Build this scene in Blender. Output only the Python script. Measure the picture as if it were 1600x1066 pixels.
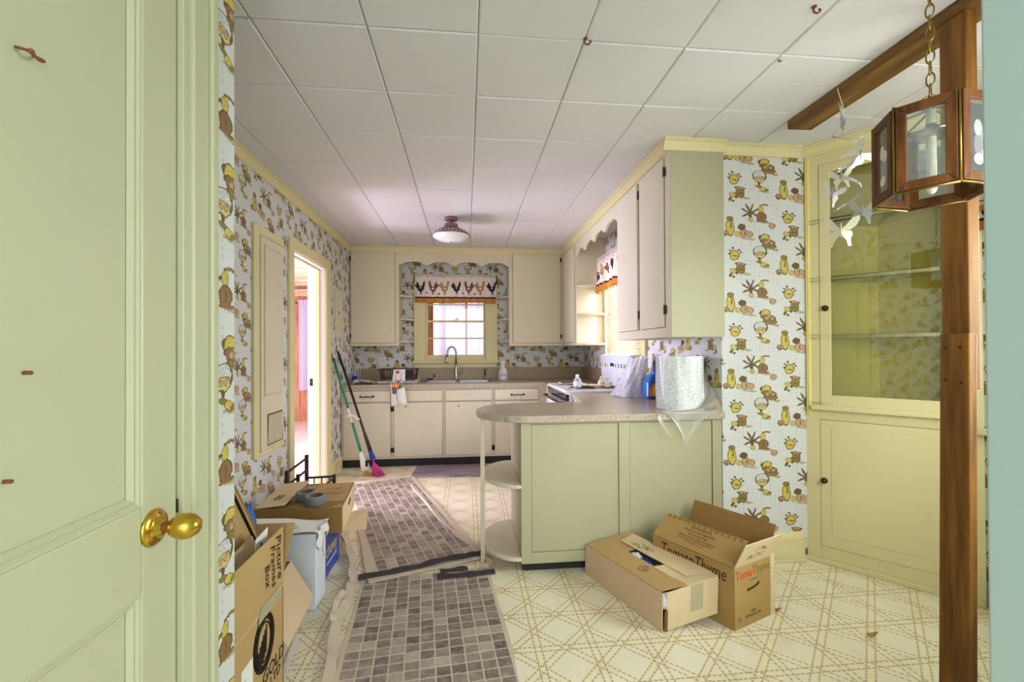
import bpy, bmesh, math, random
from mathutils import Vector, Matrix
random.seed(7)
for o in list(bpy.data.objects): bpy.data.objects.remove(o)
SC = bpy.context.scene
COL = SC.collection
PI = math.pi

# ------------------------------------------------------------------ camera, world, lights
HC, ZC = 1.24, 2.43           # eye height, ceiling height
cam_d = bpy.data.cameras.new('camera'); cam = bpy.data.objects.new('camera', cam_d); COL.objects.link(cam)
cam_d.sensor_width = 36; cam_d.lens = 689.5/1600*36; cam_d.shift_y = 9.2/1600; cam_d.clip_start = .02; cam_d.clip_end = 200
def cam_matrix(yaw, pitch, roll):
    c, s = math.cos(yaw), math.sin(yaw)
    R = Matrix(((c,-s,0),(0,0,-1),(s,c,0)))
    cp, sp = math.cos(pitch), math.sin(pitch); R = Matrix(((1,0,0),(0,cp,sp),(0,-sp,cp))) @ R
    cr, sr = math.cos(roll), math.sin(roll); R = Matrix(((cr,-sr,0),(sr,cr,0),(0,0,1))) @ R
    return Matrix((R[0], -R[1], -R[2])).transposed()
cam.matrix_world = Matrix.Translation((0,0,HC)) @ cam_matrix(.10214, .007395, -.0049015).to_4x4()
SC.camera = cam

W = bpy.data.worlds.new('world'); SC.world = W; W.use_nodes = True
W.node_tree.nodes['Background'].inputs[0].default_value = (.90,.94,1,1)
W.node_tree.nodes['Background'].inputs[1].default_value = 1.25
SC.view_settings.view_transform = 'Standard'; SC.view_settings.look = 'None'
SC.view_settings.exposure = 0.20; SC.view_settings.gamma = 1
try: SC.view_settings.use_curve_mapping = False
except Exception: pass
def area(name, loc, target, sx, sy, power, col):
    d = bpy.data.lights.new(name, 'AREA'); d.shape = 'RECTANGLE'; d.size = sx; d.size_y = sy; d.energy = power; d.color = col
    o = bpy.data.objects.new(name, d); COL.objects.link(o); o.location = loc
    v = Vector(target)-Vector(loc); o.rotation_euler = v.to_track_quat('-Z','Y').to_euler()
    return o
area('dining_window_light', (2.85,1.2,1.5), (.9,1.5,.0), .95, 1.25, 88, (.90,1,.95))
area('dining_near_window_light', (1.6,.18,1.5), (1.85,2.3,.3), .9, 1.1, 31, (.98,1,.96))
area('hall_light', (0,-1.9,1.45), (.2,3,1.1), 1.2, 2.0, 36, (.95,.99,1))
area('sunroom_window_light', (-4.3,4.3,1.4), (-1.3,3.95,.9), 2.2, 1.6, 430, (.80,.77,1))
area('sunroom_bounce_light', (-3.0,3.95,.42), (-.3,3.9,2.3), .7, .6, 52, (.76,.74,1))  # added unseen lamp, stands in for sun bounced up off the sunroom floor
area('kitchen_window_light', (1.95,4.05,1.7), (0,4.0,1.1), .9, 1.0, 150, (.96,.91,1))
area('sink_window_light', (-.13,6.2,1.7), (-.1,4,.9), .9, .9, 10, (.88,.86,1))

# ------------------------------------------------------------------ materials
def srgb_lin(c): c/=255; return c/12.92 if c <= .04045 else ((c+.055)/1.055)**2.4
def C(r,g,b): return (srgb_lin(r),srgb_lin(g),srgb_lin(b),1)
MATS = {}
def newmat(name):
    m = bpy.data.materials.new(name); m.use_nodes = True; nt = m.node_tree
    for n in list(nt.nodes): nt.nodes.remove(n)
    out = nt.nodes.new('ShaderNodeOutputMaterial'); b = nt.nodes.new('ShaderNodeBsdfPrincipled')
    nt.links.new(b.outputs[0], out.inputs[0]); MATS[name] = m
    return m, nt, b, out
def node(nt, typ, **k):
    n = nt.nodes.new(typ)
    for a, v in k.items():
        if a.startswith('i_'): n.inputs[int(a[2:])].default_value = v
        else: setattr(n, a, v)
    return n
def lk(nt, a, b): nt.links.new(a, b)
def math_(nt, op, a, b=None, clamp=False):
    n = nt.nodes.new('ShaderNodeMath'); n.operation = op; n.use_clamp = clamp
    for i, x in enumerate((a, b)):
        if x is None: continue
        if isinstance(x, (int, float)): n.inputs[i].default_value = x
        else: nt.links.new(x, n.inputs[i])
    return n.outputs[0]
def mixc(nt, f, a, b, mode='MIX'):
    n = nt.nodes.new('ShaderNodeMixRGB'); n.blend_type = mode
    for i, x in enumerate((f, a, b)):
        if isinstance(x, (int, float)): n.inputs[i].default_value = x
        elif isinstance(x, tuple): n.inputs[i].default_value = x
        else: nt.links.new(x, n.inputs[i])
    return n.outputs[0]
def coord(nt, which='Object'): return nt.nodes.new('ShaderNodeTexCoord').outputs[which]
def noise(nt, vec, scale, detail=3, out=0, rough=.55):
    n = nt.nodes.new('ShaderNodeTexNoise'); n.inputs['Scale'].default_value = scale; n.inputs['Detail'].default_value = detail
    n.inputs['Roughness'].default_value = rough
    if vec is not None: nt.links.new(vec, n.inputs['Vector'])
    return n.outputs[out]
def ramp(nt, fac, stops):
    n = nt.nodes.new('ShaderNodeValToRGB'); e = n.color_ramp.elements
    while len(e) < len(stops): e.new(.5)
    for i, (p, c) in enumerate(stops): e[i].position = p; e[i].color = c
    nt.links.new(fac, n.inputs[0]); return n.outputs[0]
def bump(nt, h, b, strength=.2, dist=.002):
    n = nt.nodes.new('ShaderNodeBump'); n.inputs['Strength'].default_value = strength; n.inputs['Distance'].default_value = dist
    nt.links.new(h, n.inputs['Height']); nt.links.new(n.outputs[0], b.inputs['Normal'])
def scalev(nt, vec, s):
    n = nt.nodes.new('ShaderNodeMapping'); n.inputs['Scale'].default_value = s; nt.links.new(vec, n.inputs['Vector']); return n.outputs[0]
def mul(c, k): return (c[0]*k, c[1]*k, c[2]*k, 1)
def paint(name, c, rough=.45, var=.10, dirt=.0, dirtc=(.25,.2,.12,1), b_=.12, spec=.4):
    m, nt, b, out = newmat(name); v = coord(nt)
    col = mixc(nt, noise(nt, v, 2.3, 4), mul(c, 1-var), mul(c, 1+var*.6))
    if dirt:
        f = ramp(nt, noise(nt, v, 23, 6, rough=.7), [(.60,(0,0,0,1)),(.78,(1,1,1,1))])
        col = mixc(nt, math_(nt,'MULTIPLY',f,dirt), col, dirtc)
    lk(nt, col, b.inputs['Base Color']); b.inputs['Roughness'].default_value = rough; b.inputs['Specular IOR Level'].default_value = spec
    if b_: bump(nt, noise(nt, v, 60, 3), b, b_, .003)
    return m
def plain(name, c, rough=.5, metal=0, spec=.5, emit=None, es=1):
    m, nt, b, out = newmat(name); v = coord(nt)
    lk(nt, mixc(nt, noise(nt, v, 9, 3), mul(c,.9), mul(c,1.06)), b.inputs['Base Color'])
    b.inputs['Roughness'].default_value = rough; b.inputs['Metallic'].default_value = metal; b.inputs['Specular IOR Level'].default_value = spec
    if emit: b.inputs['Emission Color'].default_value = emit; b.inputs['Emission Strength'].default_value = es
    return m
def wood(name, stops, scale=(1.5,25,25), rough=.55, nscale=1.0):
    m, nt, b, out = newmat(name); v = scalev(nt, coord(nt), scale)
    n1 = noise(nt, v, 1.6*nscale, 6, rough=.65); lk(nt, ramp(nt, n1, stops), b.inputs['Base Color']); b.inputs['Roughness'].default_value = rough
    b.inputs['Specular IOR Level'].default_value = .3
    bump(nt, n1, b, .35, .004); return m
def glassy(name, tint=(1,1,1,1), refl=.5, rough=.02, ior=1.45, opaque=0.0, body=(.8,.85,.9,1), bscale=0, bstr=0):
    """thin clear sheet: transparent + fresnel gloss (+ some milky body)"""
    m, nt, b, out = newmat(name); nt.nodes.remove(b)
    t = node(nt,'ShaderNodeBsdfTransparent'); t.inputs[0].default_value = tint
    g = node(nt,'ShaderNodeBsdfGlossy'); g.inputs['Roughness'].default_value = rough; g.inputs[0].default_value = (1,1,1,1)
    d = node(nt,'ShaderNodeBsdfDiffuse'); d.inputs[0].default_value = body
    fr = node(nt,'ShaderNodeFresnel'); fr.inputs[0].default_value = ior
    m1 = node(nt,'ShaderNodeMixShader'); m1.inputs[0].default_value = opaque; lk(nt,t.outputs[0],m1.inputs[1]); lk(nt,d.outputs[0],m1.inputs[2])
    m2 = node(nt,'ShaderNodeMixShader'); lk(nt, math_(nt,'MULTIPLY',fr.outputs[0],refl*2,True), m2.inputs[0]); lk(nt,m1.outputs[0],m2.inputs[1]); lk(nt,g.outputs[0],m2.inputs[2])
    if bscale:
        bn = node(nt,'ShaderNodeBump'); bn.inputs['Strength'].default_value = bstr; bn.inputs['Distance'].default_value = .01
        vo = node(nt,'ShaderNodeTexVoronoi'); vo.inputs['Scale'].default_value = bscale; lk(nt,coord(nt),vo.inputs['Vector'])
        lk(nt,vo.outputs[0],bn.inputs['Height'])
        for q in (g,d,fr): lk(nt,bn.outputs[0],q.inputs['Normal'])
        lk(nt, math_(nt,'MULTIPLY', ramp(nt, vo.outputs[0], [(.1,(1,1,1,1)),(.7,(.6,.6,.6,1))]), opaque*1.6, True), m1.inputs[0])
    lk(nt,m2.outputs[0],out.inputs[0]); return m
def cloth(name, c, transl=.4):
    m, nt, b, out = newmat(name); nt.nodes.remove(b)
    d = node(nt,'ShaderNodeBsdfDiffuse'); t = node(nt,'ShaderNodeBsdfTranslucent'); mx = node(nt,'ShaderNodeMixShader'); mx.inputs[0].default_value = transl
    col = mixc(nt, noise(nt, coord(nt), 30, 3), mul(c,.93), c)
    lk(nt,col,d.inputs[0]); lk(nt,col,t.inputs[0]); lk(nt,d.outputs[0],mx.inputs[1]); lk(nt,t.outputs[0],mx.inputs[2]); lk(nt,mx.outputs[0],out.inputs[0]); return m

def motifs(nt, vec, base, layers, sketch=0):
    """flat print: layers of (fill, outline, [(cx,cy,rx,ry,rot)...]) laid over a base colour"""
    col = base; mask = None
    for fill, outl, ells in layers:
        d = None
        for (cx,cy,rx,ry,rot) in ells:
            mp = nt.nodes.new('ShaderNodeMapping'); mp.vector_type = 'TEXTURE'
            mp.inputs['Location'].default_value = (cx,cy,0); mp.inputs['Rotation'].default_value = (0,0,rot); mp.inputs['Scale'].default_value = (rx,ry,1)
            lk(nt, vec, mp.inputs['Vector'])
            ln = nt.nodes.new('ShaderNodeVectorMath'); ln.operation = 'LENGTH'; lk(nt, mp.outputs[0], ln.inputs[0])
            d = ln.outputs['Value'] if d is None else math_(nt,'MINIMUM',d,ln.outputs['Value'])
        if outl is not None:
            col = mixc(nt, math_(nt,'LESS_THAN',d,1.0), col, outl)
            if fill is not None: col = mixc(nt, math_(nt,'LESS_THAN',d,.84), col, fill)
        else: col = mixc(nt, math_(nt,'LESS_THAN',d,1.0), col, fill)
        mask = math_(nt,'LESS_THAN',d,1.0) if mask is None else math_(nt,'MAXIMUM',mask,math_(nt,'LESS_THAN',d,1.0))
    if sketch:      # uneven pen shading inside the printed shapes only
        col = mixc(nt, math_(nt,'MULTIPLY', mask, math_(nt,'MULTIPLY', math_(nt,'GREATER_THAN', noise(nt,vec,.16,3,rough=.7), .54), sketch)), col, C(84,62,32))
    return col

def wallpaper(name, pu=0.0, pv=0.0):
    m, nt, b, out = newmat(name)
    WX, HY, CW, CH = .3365, .444, 300., 420.
    sep = nt.nodes.new('ShaderNodeSeparateXYZ'); lk(nt, coord(nt), sep.inputs[0])
    u = math_(nt,'DIVIDE', math_(nt,'SUBTRACT', math_(nt,'ADD',sep.outputs[0],sep.outputs[1]), pu), WX)
    i = math_(nt,'FLOOR',u); fu = math_(nt,'SUBTRACT',u,i)
    v = math_(nt,'ADD', math_(nt,'DIVIDE', math_(nt,'SUBTRACT',sep.outputs[2],pv), HY), math_(nt,'MULTIPLY',i,.5))
    fv = math_(nt,'FRACT', v)
    px = math_(nt,'ADD', math_(nt,'MULTIPLY',fu,CW), 60.); py = math_(nt,'SUBTRACT', 508., math_(nt,'MULTIPLY',fv,CH))
    cb = nt.nodes.new('ShaderNodeCombineXYZ'); lk(nt,px,cb.inputs[0]); lk(nt,py,cb.inputs[1])
    nz = nt.nodes.new('ShaderNodeTexNoise'); nz.inputs['Scale'].default_value = .09; nz.inputs['Detail'].default_value = 2; lk(nt,cb.outputs[0],nz.inputs['Vector'])
    off = nt.nodes.new('ShaderNodeVectorMath'); off.operation = 'MULTIPLY_ADD'; lk(nt,nz.outputs['Color'],off.inputs[0]); off.inputs[1].default_value = (14,14,0); lk(nt,cb.outputs[0],off.inputs[2])
    off2 = nt.nodes.new('ShaderNodeVectorMath'); off2.operation = 'SUBTRACT'; lk(nt,off.outputs[0],off2.inputs[0]); off2.inputs[1].default_value = (7,7,0)
    vec = off2.outputs[0]
    def dup(es):
        r = []
        for (cx,cy,rx,ry,rot) in es:
            R = max(rx,ry)
            for dx in (-1,0,1):
                for dy in (-1,-.5,0,.5,1):
                    if (dx != 0) != (abs(dy) == .5): continue
                    x, y = cx+dx*CW, cy+dy*CH
                    if x+R > 60 and x-R < 360 and y+R > 88 and y-R < 508: r.append((x,y,rx,ry,rot))
        return r
    bg = C(208,210,211); dark = C(92,72,40); yel = C(204,186,80); pale = C(210,200,124); oli = C(134,118,48); pink = C(196,156,126); br = C(140,100,62); gry = C(172,168,160)
    # faint diamonds of the ground
    gx = math_(nt,'ABSOLUTE', math_(nt,'SUBTRACT', math_(nt,'FRACT', math_(nt,'DIVIDE',px,25.)), .5))
    gy = math_(nt,'ABSOLUTE', math_(nt,'SUBTRACT', math_(nt,'FRACT', math_(nt,'DIVIDE',py,21.)), .5))
    dd = math_(nt,'ADD',gx,gy); mk = nt.nodes.new('ShaderNodeTexNoise'); mk.inputs['Scale'].default_value = .022; lk(nt,cb.outputs[0],mk.inputs['Vector'])
    ring = math_(nt,'MULTIPLY', math_(nt,'LESS_THAN',dd,.27), math_(nt,'GREATER_THAN',dd,.10))
    base = mixc(nt, math_(nt,'MULTIPLY', ring, math_(nt,'MULTIPLY',math_(nt,'GREATER_THAN',mk.outputs[0],.52),.6)), bg, gry)
    lay = [
     (C(178,170,140), None, [(182,314,32,7,.15),(328,174,32,5,.1),(198,540,40,6,.1),(300,449,34,6,.1),(292,276,26,5,.1)]),
     (dark, None, [(100,184,7,5,0),(117,174,6,6,0),(151,184,7,5,.4),(162,196,7,5,0),(97,206,6,5,0),(150,208,6,5,0),(103,322,8,11,.5),(136,312,7,6,0),(120,332,6,6,0),
                   (192,388,28,5,.5),(202,372,26,5,1.0),(222,370,24,5,1.9),(238,386,24,5,2.6),(190,408,24,5,-.4),(240,406,20,5,.4),(213,400,10,22,0),(264,234,6,14,0)]),
     (None, dark, [(272,112,11,14,0),(166,476,20,17,0),(266,190,36,30,0)]),
     (yel, dark, [(125,212,25,26,0),(294,112,26,19,-.2),(102,480,22,46,-.08),(143,516,15,14,0),(290,262,19,12,.2),(216,434,13,13,0),(272,374,13,20,0),(118,300,18,13,.2)]),
     (bg, None, [(266,186,30,23,0)]),
     (pale, dark, [(266,208,29,17,0)]),
     (oli, dark, [(158,288,23,24,0),(320,158,36,14,.1),(100,432,17,14,0),(262,248,16,8,.1),(308,267,11,7,0)]),
     (br, dark, [(276,418,26,25,.05),(310,138,40,16,.15),(74,512,18,15,0),(158,262,28,10,.1),(278,442,30,5,0),(290,350,20,4,-.1),(306,352,6,5,0)]),
     (pink, dark, [(180,510,24,20,0),(212,517,15,15,0),(336,466,17,15,0),(300,140,10,9,0),(330,142,10,9,0),(316,130,9,8,0),(256,205,9,8,0),(277,204,9,8,0),(150,258,8,7,0),(168,260,8,7,0),(353,180,15,7,.1),(70,506,7,7,0),(84,512,7,7,0)]),
     (dark, None, [(108,470,3,20,0),(276,418,3,16,0),(184,512,3,10,0),(130,216,14,3,.2),(158,292,14,3,0)]),
    ]
    col = motifs(nt, vec, base, [(f,o,dup([(a,b_,c*1.1,d*1.1,r) for a,b_,c,d,r in e])) for f,o,e in lay], .42)
    col = mixc(nt, noise(nt, coord(nt), 1.7, 4), col, mixc(nt, .16, col, C(190,178,140)))
    lk(nt, col, b.inputs['Base Color']); b.inputs['Roughness'].default_value = .5; b.inputs['Specular IOR Level'].default_value = .25
    return m

def vinyl(name):
    m, nt, b, out = newmat(name); v = coord(nt)
    sep = nt.nodes.new('ShaderNodeSeparateXYZ'); lk(nt, v, sep.inputs[0])
    P = .2325
    u = math_(nt,'DIVIDE', math_(nt,'SUBTRACT',sep.outputs[0],.29), P); w = math_(nt,'DIVIDE', math_(nt,'SUBTRACT',sep.outputs[1],2.282), P)
    def lines(t, along, k, hw=.062, th=.017):
        # two dashed lines a little either side of every integer of t
        f = math_(nt,'ABSOLUTE', math_(nt,'SUBTRACT', math_(nt,'FRACT', math_(nt,'ADD',t,.5)), .5))
        band = math_(nt,'LESS_THAN', math_(nt,'ABSOLUTE', math_(nt,'SUBTRACT',f,hw)), th)
        dash = math_(nt,'LESS_THAN', math_(nt,'FRACT', math_(nt,'MULTIPLY',along,k)), .72)
        inner = math_(nt,'LESS_THAN', f, hw)
        return math_(nt,'MULTIPLY',band,dash), inner
    s = math_(nt,'ADD', math_(nt,'ADD',u,w), .5); d = math_(nt,'ADD', math_(nt,'SUBTRACT',u,w), .5)
    a1,i1 = lines(u, w, 11); a2,i2 = lines(w, u, 11); a3,i3 = lines(s, d, 8, .085, .022); a4,i4 = lines(d, s, 8, .085, .022)
    allm = math_(nt,'MAXIMUM', math_(nt,'MAXIMUM',a1,a2), math_(nt,'MAXIMUM',a3,a4))
    inn = math_(nt,'MAXIMUM', math_(nt,'MAXIMUM',i1,i2), math_(nt,'MAXIMUM',i3,i4))
    base = mixc(nt, noise(nt, v, 1.4, 5), C(230,220,186), C(240,237,220))
    base = mixc(nt, inn, base, C(238,228,194))
    stain = ramp(nt, noise(nt, v, 5.5, 6, rough=.7), [(.52,(0,0,0,1)),(.75,(1,1,1,1))])
    base = mixc(nt, math_(nt,'MULTIPLY',stain,.28), base, C(176,146,84))
    col = mixc(nt, math_(nt,'MULTIPLY',allm,.66), base, C(158,128,80))
    spk = ramp(nt, noise(nt, v, 140, 2), [(.72,(0,0,0,1)),(.76,(1,1,1,1))])
    col = mixc(nt, math_(nt,'MULTIPLY',spk,.5), col, C(110,90,50))
    lk(nt, col, b.inputs['Base Color']); b.inputs['Roughness'].default_value = .32; b.inputs['Specular IOR Level'].default_value = .45
    bump(nt, allm, b, .15, .001); return m

def speckle(name, a, bb, c, scale=90, rough=.3):
    m, nt, b, out = newmat(name); v = coord(nt)
    col = ramp(nt, noise(nt, v, scale, 5, rough=.75), [(.32,a),(.5,bb),(.68,c)])
    col = mixc(nt, math_(nt,'MULTIPLY',noise(nt, v, scale*.22, 4),.6), col, bb)
    lk(nt, col, b.inputs['Base Color']); b.inputs['Roughness'].default_value = rough; return m

def cardboard(name, c):
    m, nt, b, out = newmat(name); v = coord(nt)
    col = mixc(nt, noise(nt, v, 4, 5), mul(c,.86), mul(c,1.1))
    w = nt.nodes.new('ShaderNodeTexWave'); w.inputs['Scale'].default_value = 90; w.bands_direction = 'DIAGONAL'; lk(nt, v, w.inputs['Vector'])
    col = mixc(nt, math_(nt,'MULTIPLY',w.outputs[1],.05), col, mul(c,.6))
    lk(nt, col, b.inputs['Base Color']); b.inputs['Roughness'].default_value = .75; b.inputs['Specular IOR Level'].default_value = .2
    bump(nt, noise(nt, v, 25, 3), b, .2, .004); return m

M = {}
M['cream'] = paint('cream_paint', C(214,205,178), dirt=.22, dirtc=C(150,128,84))
M['cream_worn'] = paint('worn_cream_paint', C(216,207,186), dirt=.42, dirtc=C(150,128,90))
M['cream_shaded'] = paint('shaded_cream_paint', C(172,168,136), dirt=.3, dirtc=C(140,128,80))  # same cream, darkened: shade on the camera-facing cabinet sides put into the colour
M['trim'] = paint('yellow_cream_trim_paint', C(216,205,156), dirt=.15, dirtc=C(150,128,84))
M['door'] = paint('old_door_paint', C(186,185,152), rough=.35, dirt=.15, dirtc=C(160,140,90), var=.06)
M['aqua'] = paint('pale_aqua_wall_paint', C(190,218,214), rough=.7, var=.06, b_=.06)
M['white_paint'] = paint('white_trim_paint', C(238,228,222), rough=.4)
M['plain_wall'] = paint('plain_plaster', C(214,206,180), rough=.8)
M['tile'] = paint('ceiling_fibre', C(216,214,214), rough=.9, var=.05, b_=.55, dirt=.10, dirtc=C(160,140,100))
M['gap'] = plain('dark_joint', C(62,54,44), .9)
M['wallpaper'] = wallpaper('kitchen_motif_wallpaper', pu=1.553+2.42-65/300*.3365, pv=2.234-298/420*.444)
M['wallpaper_hall'] = wallpaper('kitchen_motif_wallpaper_by_the_door', pu=.339, pv=1.729)
M['vinyl'] = vinyl('patterned_sheet_vinyl')
M['laminate'] = speckle('stone_look_laminate', C(130,112,92), C(176,162,144), C(206,194,176), 70, .28)
M['splash'] = speckle('stone_look_backsplash', C(118,100,72), C(154,136,108), C(178,162,134), 60, .4)
M['black'] = plain('black_toe_kick', C(22,20,26), .5)
M['hinge'] = plain('dark_bronze', C(70,52,34), .45, .7)
M['brass'] = plain('aged_brass', C(206,168,64), .22, 1.0)
M['brass_dull'] = plain('dull_brass', C(150,124,60), .4, .9)
M['steel'] = plain('brushed_nickel', C(168,160,152), .28, 1.0)
M['sink'] = plain('stainless_sink', C(160,158,160), .3, 1.0)
M['beam'] = wood('stained_beam_wood', [(.3,C(76,50,18)),(.5,C(114,80,34)),(.72,C(144,106,50))], (18,1.4,18))
M['post'] = wood('stained_post_wood', [(.3,C(76,46,12)),(.5,C(120,78,26)),(.72,C(148,102,42))], (18,18,1.3))
M['post_dark'] = wood('mossy_post_wood', [(.3,C(48,38,14)),(.5,C(92,70,32)),(.72,C(124,98,50))], (14,14,2.2))
M['lantern_wood'] = wood('lantern_oak', [(.3,C(58,31,11)),(.5,C(98,57,22)),(.75,C(126,80,36))], (20,20,4))
M['glass'] = glassy('clear_glass', refl=.5)
M['cab_glass'] = glassy('cabinet_door_glass', tint=(.93,.95,.88,1), refl=.9, ior=1.5)
M['etched'] = glassy('etched_bevelled_glass', tint=(.93,.97,.95,1), refl=.7, opaque=.10, body=(.85,.93,.95,1))
M['frost'] = glassy('frosted_etching', refl=.3, rough=.4, opaque=.09, body=(.9,.95,.97,1))
M['board'] = cardboard('brown_cardboard', C(186,154,104))
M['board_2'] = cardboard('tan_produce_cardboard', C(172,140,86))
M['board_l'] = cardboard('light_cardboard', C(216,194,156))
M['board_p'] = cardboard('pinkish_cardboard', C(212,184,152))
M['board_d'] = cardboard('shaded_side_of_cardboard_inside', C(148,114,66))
M['white_card'] = cardboard('white_cardboard', C(222,226,236))
M['blue_card'] = plain('royal_blue_carton', C(44,72,160), .5)
M['paper'] = plain('white_paper', C(232,230,224), .7)
M['ink'] = plain('black_ink', C(44,34,34), .8, spec=.1)
M['ink_maroon'] = plain('maroon_ink', C(84,40,44), .8, spec=.1)
M['ink_red'] = plain('red_ink', C(196,62,34), .8, spec=.1)
M['ink_green'] = plain('olive_ink', C(110,110,44), .8, spec=.1)
M['ink_gold'] = plain('yellow_ink', C(230,204,96), .8, spec=.1)
M['ink_blue'] = plain('blue_ink', C(48,66,160), .8, spec=.1)
M['ink_grey'] = plain('grey_ink', C(120,100,78), .8, spec=.1)
M['tape_clear'] = plain('packing_tape', C(180,170,136), .22)
M['duct'] = plain('grey_duct_tape', C(118,128,130), .45, .2)
M['core'] = plain('tape_core_card', C(120,96,66), .8)
M['white_en'] = plain('white_enamel', C(232,228,230), .18)
M['panel_grey'] = plain('range_panel_white', C(212,216,222), .3)
M['dark_glass'] = plain('black_oven_glass', C(26,26,34), .08)
M['plastic_w'] = plain('white_plastic', C(226,224,218), .35)
M['plastic_c'] = glassy('clear_plastic_bottle', tint=(.9,.93,.96,1), refl=.6, rough=.1, opaque=.25, body=(.8,.86,.92,1))
M['blue_plastic'] = plain('blue_plastic', C(28,104,186), .28)
M['orange'] = plain('orange_plastic', C(232,122,34), .4)
M['green'] = plain('green_enamel', C(24,128,92), .3)
M['blackp'] = plain('black_plastic', C(34,28,34), .35)
M['magenta'] = plain('magenta_bristles', C(214,62,150), .6)
M['straw'] = plain('straw_bristles', C(214,178,84), .8)
M['iron'] = plain('dark_wrought_iron', C(62,46,46), .5, .3)
M['fixture'] = plain('brown_enamel_shade', C(128,92,92), .4, .2)
M['milk'] = plain('milk_glass', C(232,234,226), .2)
M['sheer'] = cloth('sheer_white_curtain', C(216,208,230), .28)
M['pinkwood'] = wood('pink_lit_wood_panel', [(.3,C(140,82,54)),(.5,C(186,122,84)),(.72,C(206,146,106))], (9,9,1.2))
M['sunfloor'] = wood('worn_plank_floor', [(.3,C(190,160,150)),(.5,C(216,190,180)),(.72,C(232,210,200))], (14,1.2,8), .35)
M['joist'] = wood('bare_joist_wood', [(.3,C(170,126,96)),(.5,C(214,172,140)),(.72,C(232,196,166))], (2,14,14))
M['mat_base'] = paint('runner_backing', C(206,190,168), rough=.6, b_=.3)
M['mat_back'] = plain('dark_foam_underside', C(58,50,50), .8)
M['sinkmat'] = wood('grey_plank_print_mat', [(.3,C(96,84,92)),(.5,C(140,124,132)),(.72,C(176,160,166))], (1.6,16,8), .6)
M['blind'] = cloth('blind_slat', C(232,222,190), .16)
M['leaf'] = plain('dry_leaf', C(176,128,70), .8)
M['ceramic'] = plain('cream_ceramic', C(226,214,190), .25)
M['butter'] = glassy('iridescent_plastic', tint=(.92,.95,1,1), refl=.8, rough=.12, opaque=.13, body=(.86,.9,.95,1))
M['butter_y'] = glassy('pearly_plastic', tint=(1,.98,.85,1), refl=.8, rough=.1, opaque=.42, body=(.95,.92,.75,1))
M['bubble'] = glassy('bubble_wrap', tint=(.93,.93,.97,1), refl=.5, rough=.25, opaque=.5, body=(.9,.87,.96,1), bscale=70, bstr=.35)
M['bubble_roll'] = glassy('rolled_bubble_wrap', tint=(.9,.93,.93,1), refl=.55, rough=.28, opaque=.62, body=(.82,.85,.84,1), bscale=110, bstr=.10)
M['film'] = glassy('loose_plastic_film', tint=(.95,.96,.94,1), refl=.7, rough=.2, opaque=.16, body=(.88,.92,.88,1))
M['cab_in'] = paint('inside_of_corner_cabinet', C(222,208,128), var=.05)
M['gasket'] = plain('dark_gap', C(40,32,20), .9)
M['seam'] = plain('seam_shadow_tone', C(112,92,60), .9)
M['rust'] = plain('rusty_metal', C(120,70,34), .8)

def mosaic():
    m, nt, b, out = newmat('printed_stone_tile'); oi = nt.nodes.new('ShaderNodeObjectInfo')
    c = ramp(nt, oi.outputs['Random'], [(0,C(86,72,64)),(.35,C(124,110,100)),(.75,C(156,142,128)),(1,C(194,182,166))])
    v = nt.nodes.new('ShaderNodeVectorMath'); v.operation = 'MULTIPLY_ADD'; lk(nt,oi.outputs['Random'],v.inputs[0]); v.inputs[1].default_value = (40,40,40); lk(nt,coord(nt),v.inputs[2])
    f = noise(nt, v.outputs[0], 38, 6, rough=.7)
    col = mixc(nt, math_(nt,'MULTIPLY',f,.7), c, mixc(nt, ramp(nt, f, [(.4,(0,0,0,1)),(.62,(1,1,1,1))]), C(100,86,88), C(186,174,164)))
    lk(nt, col, b.inputs['Base Color']); b.inputs['Roughness'].default_value = .42; return m
M['mosaic'] = mosaic()

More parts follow.
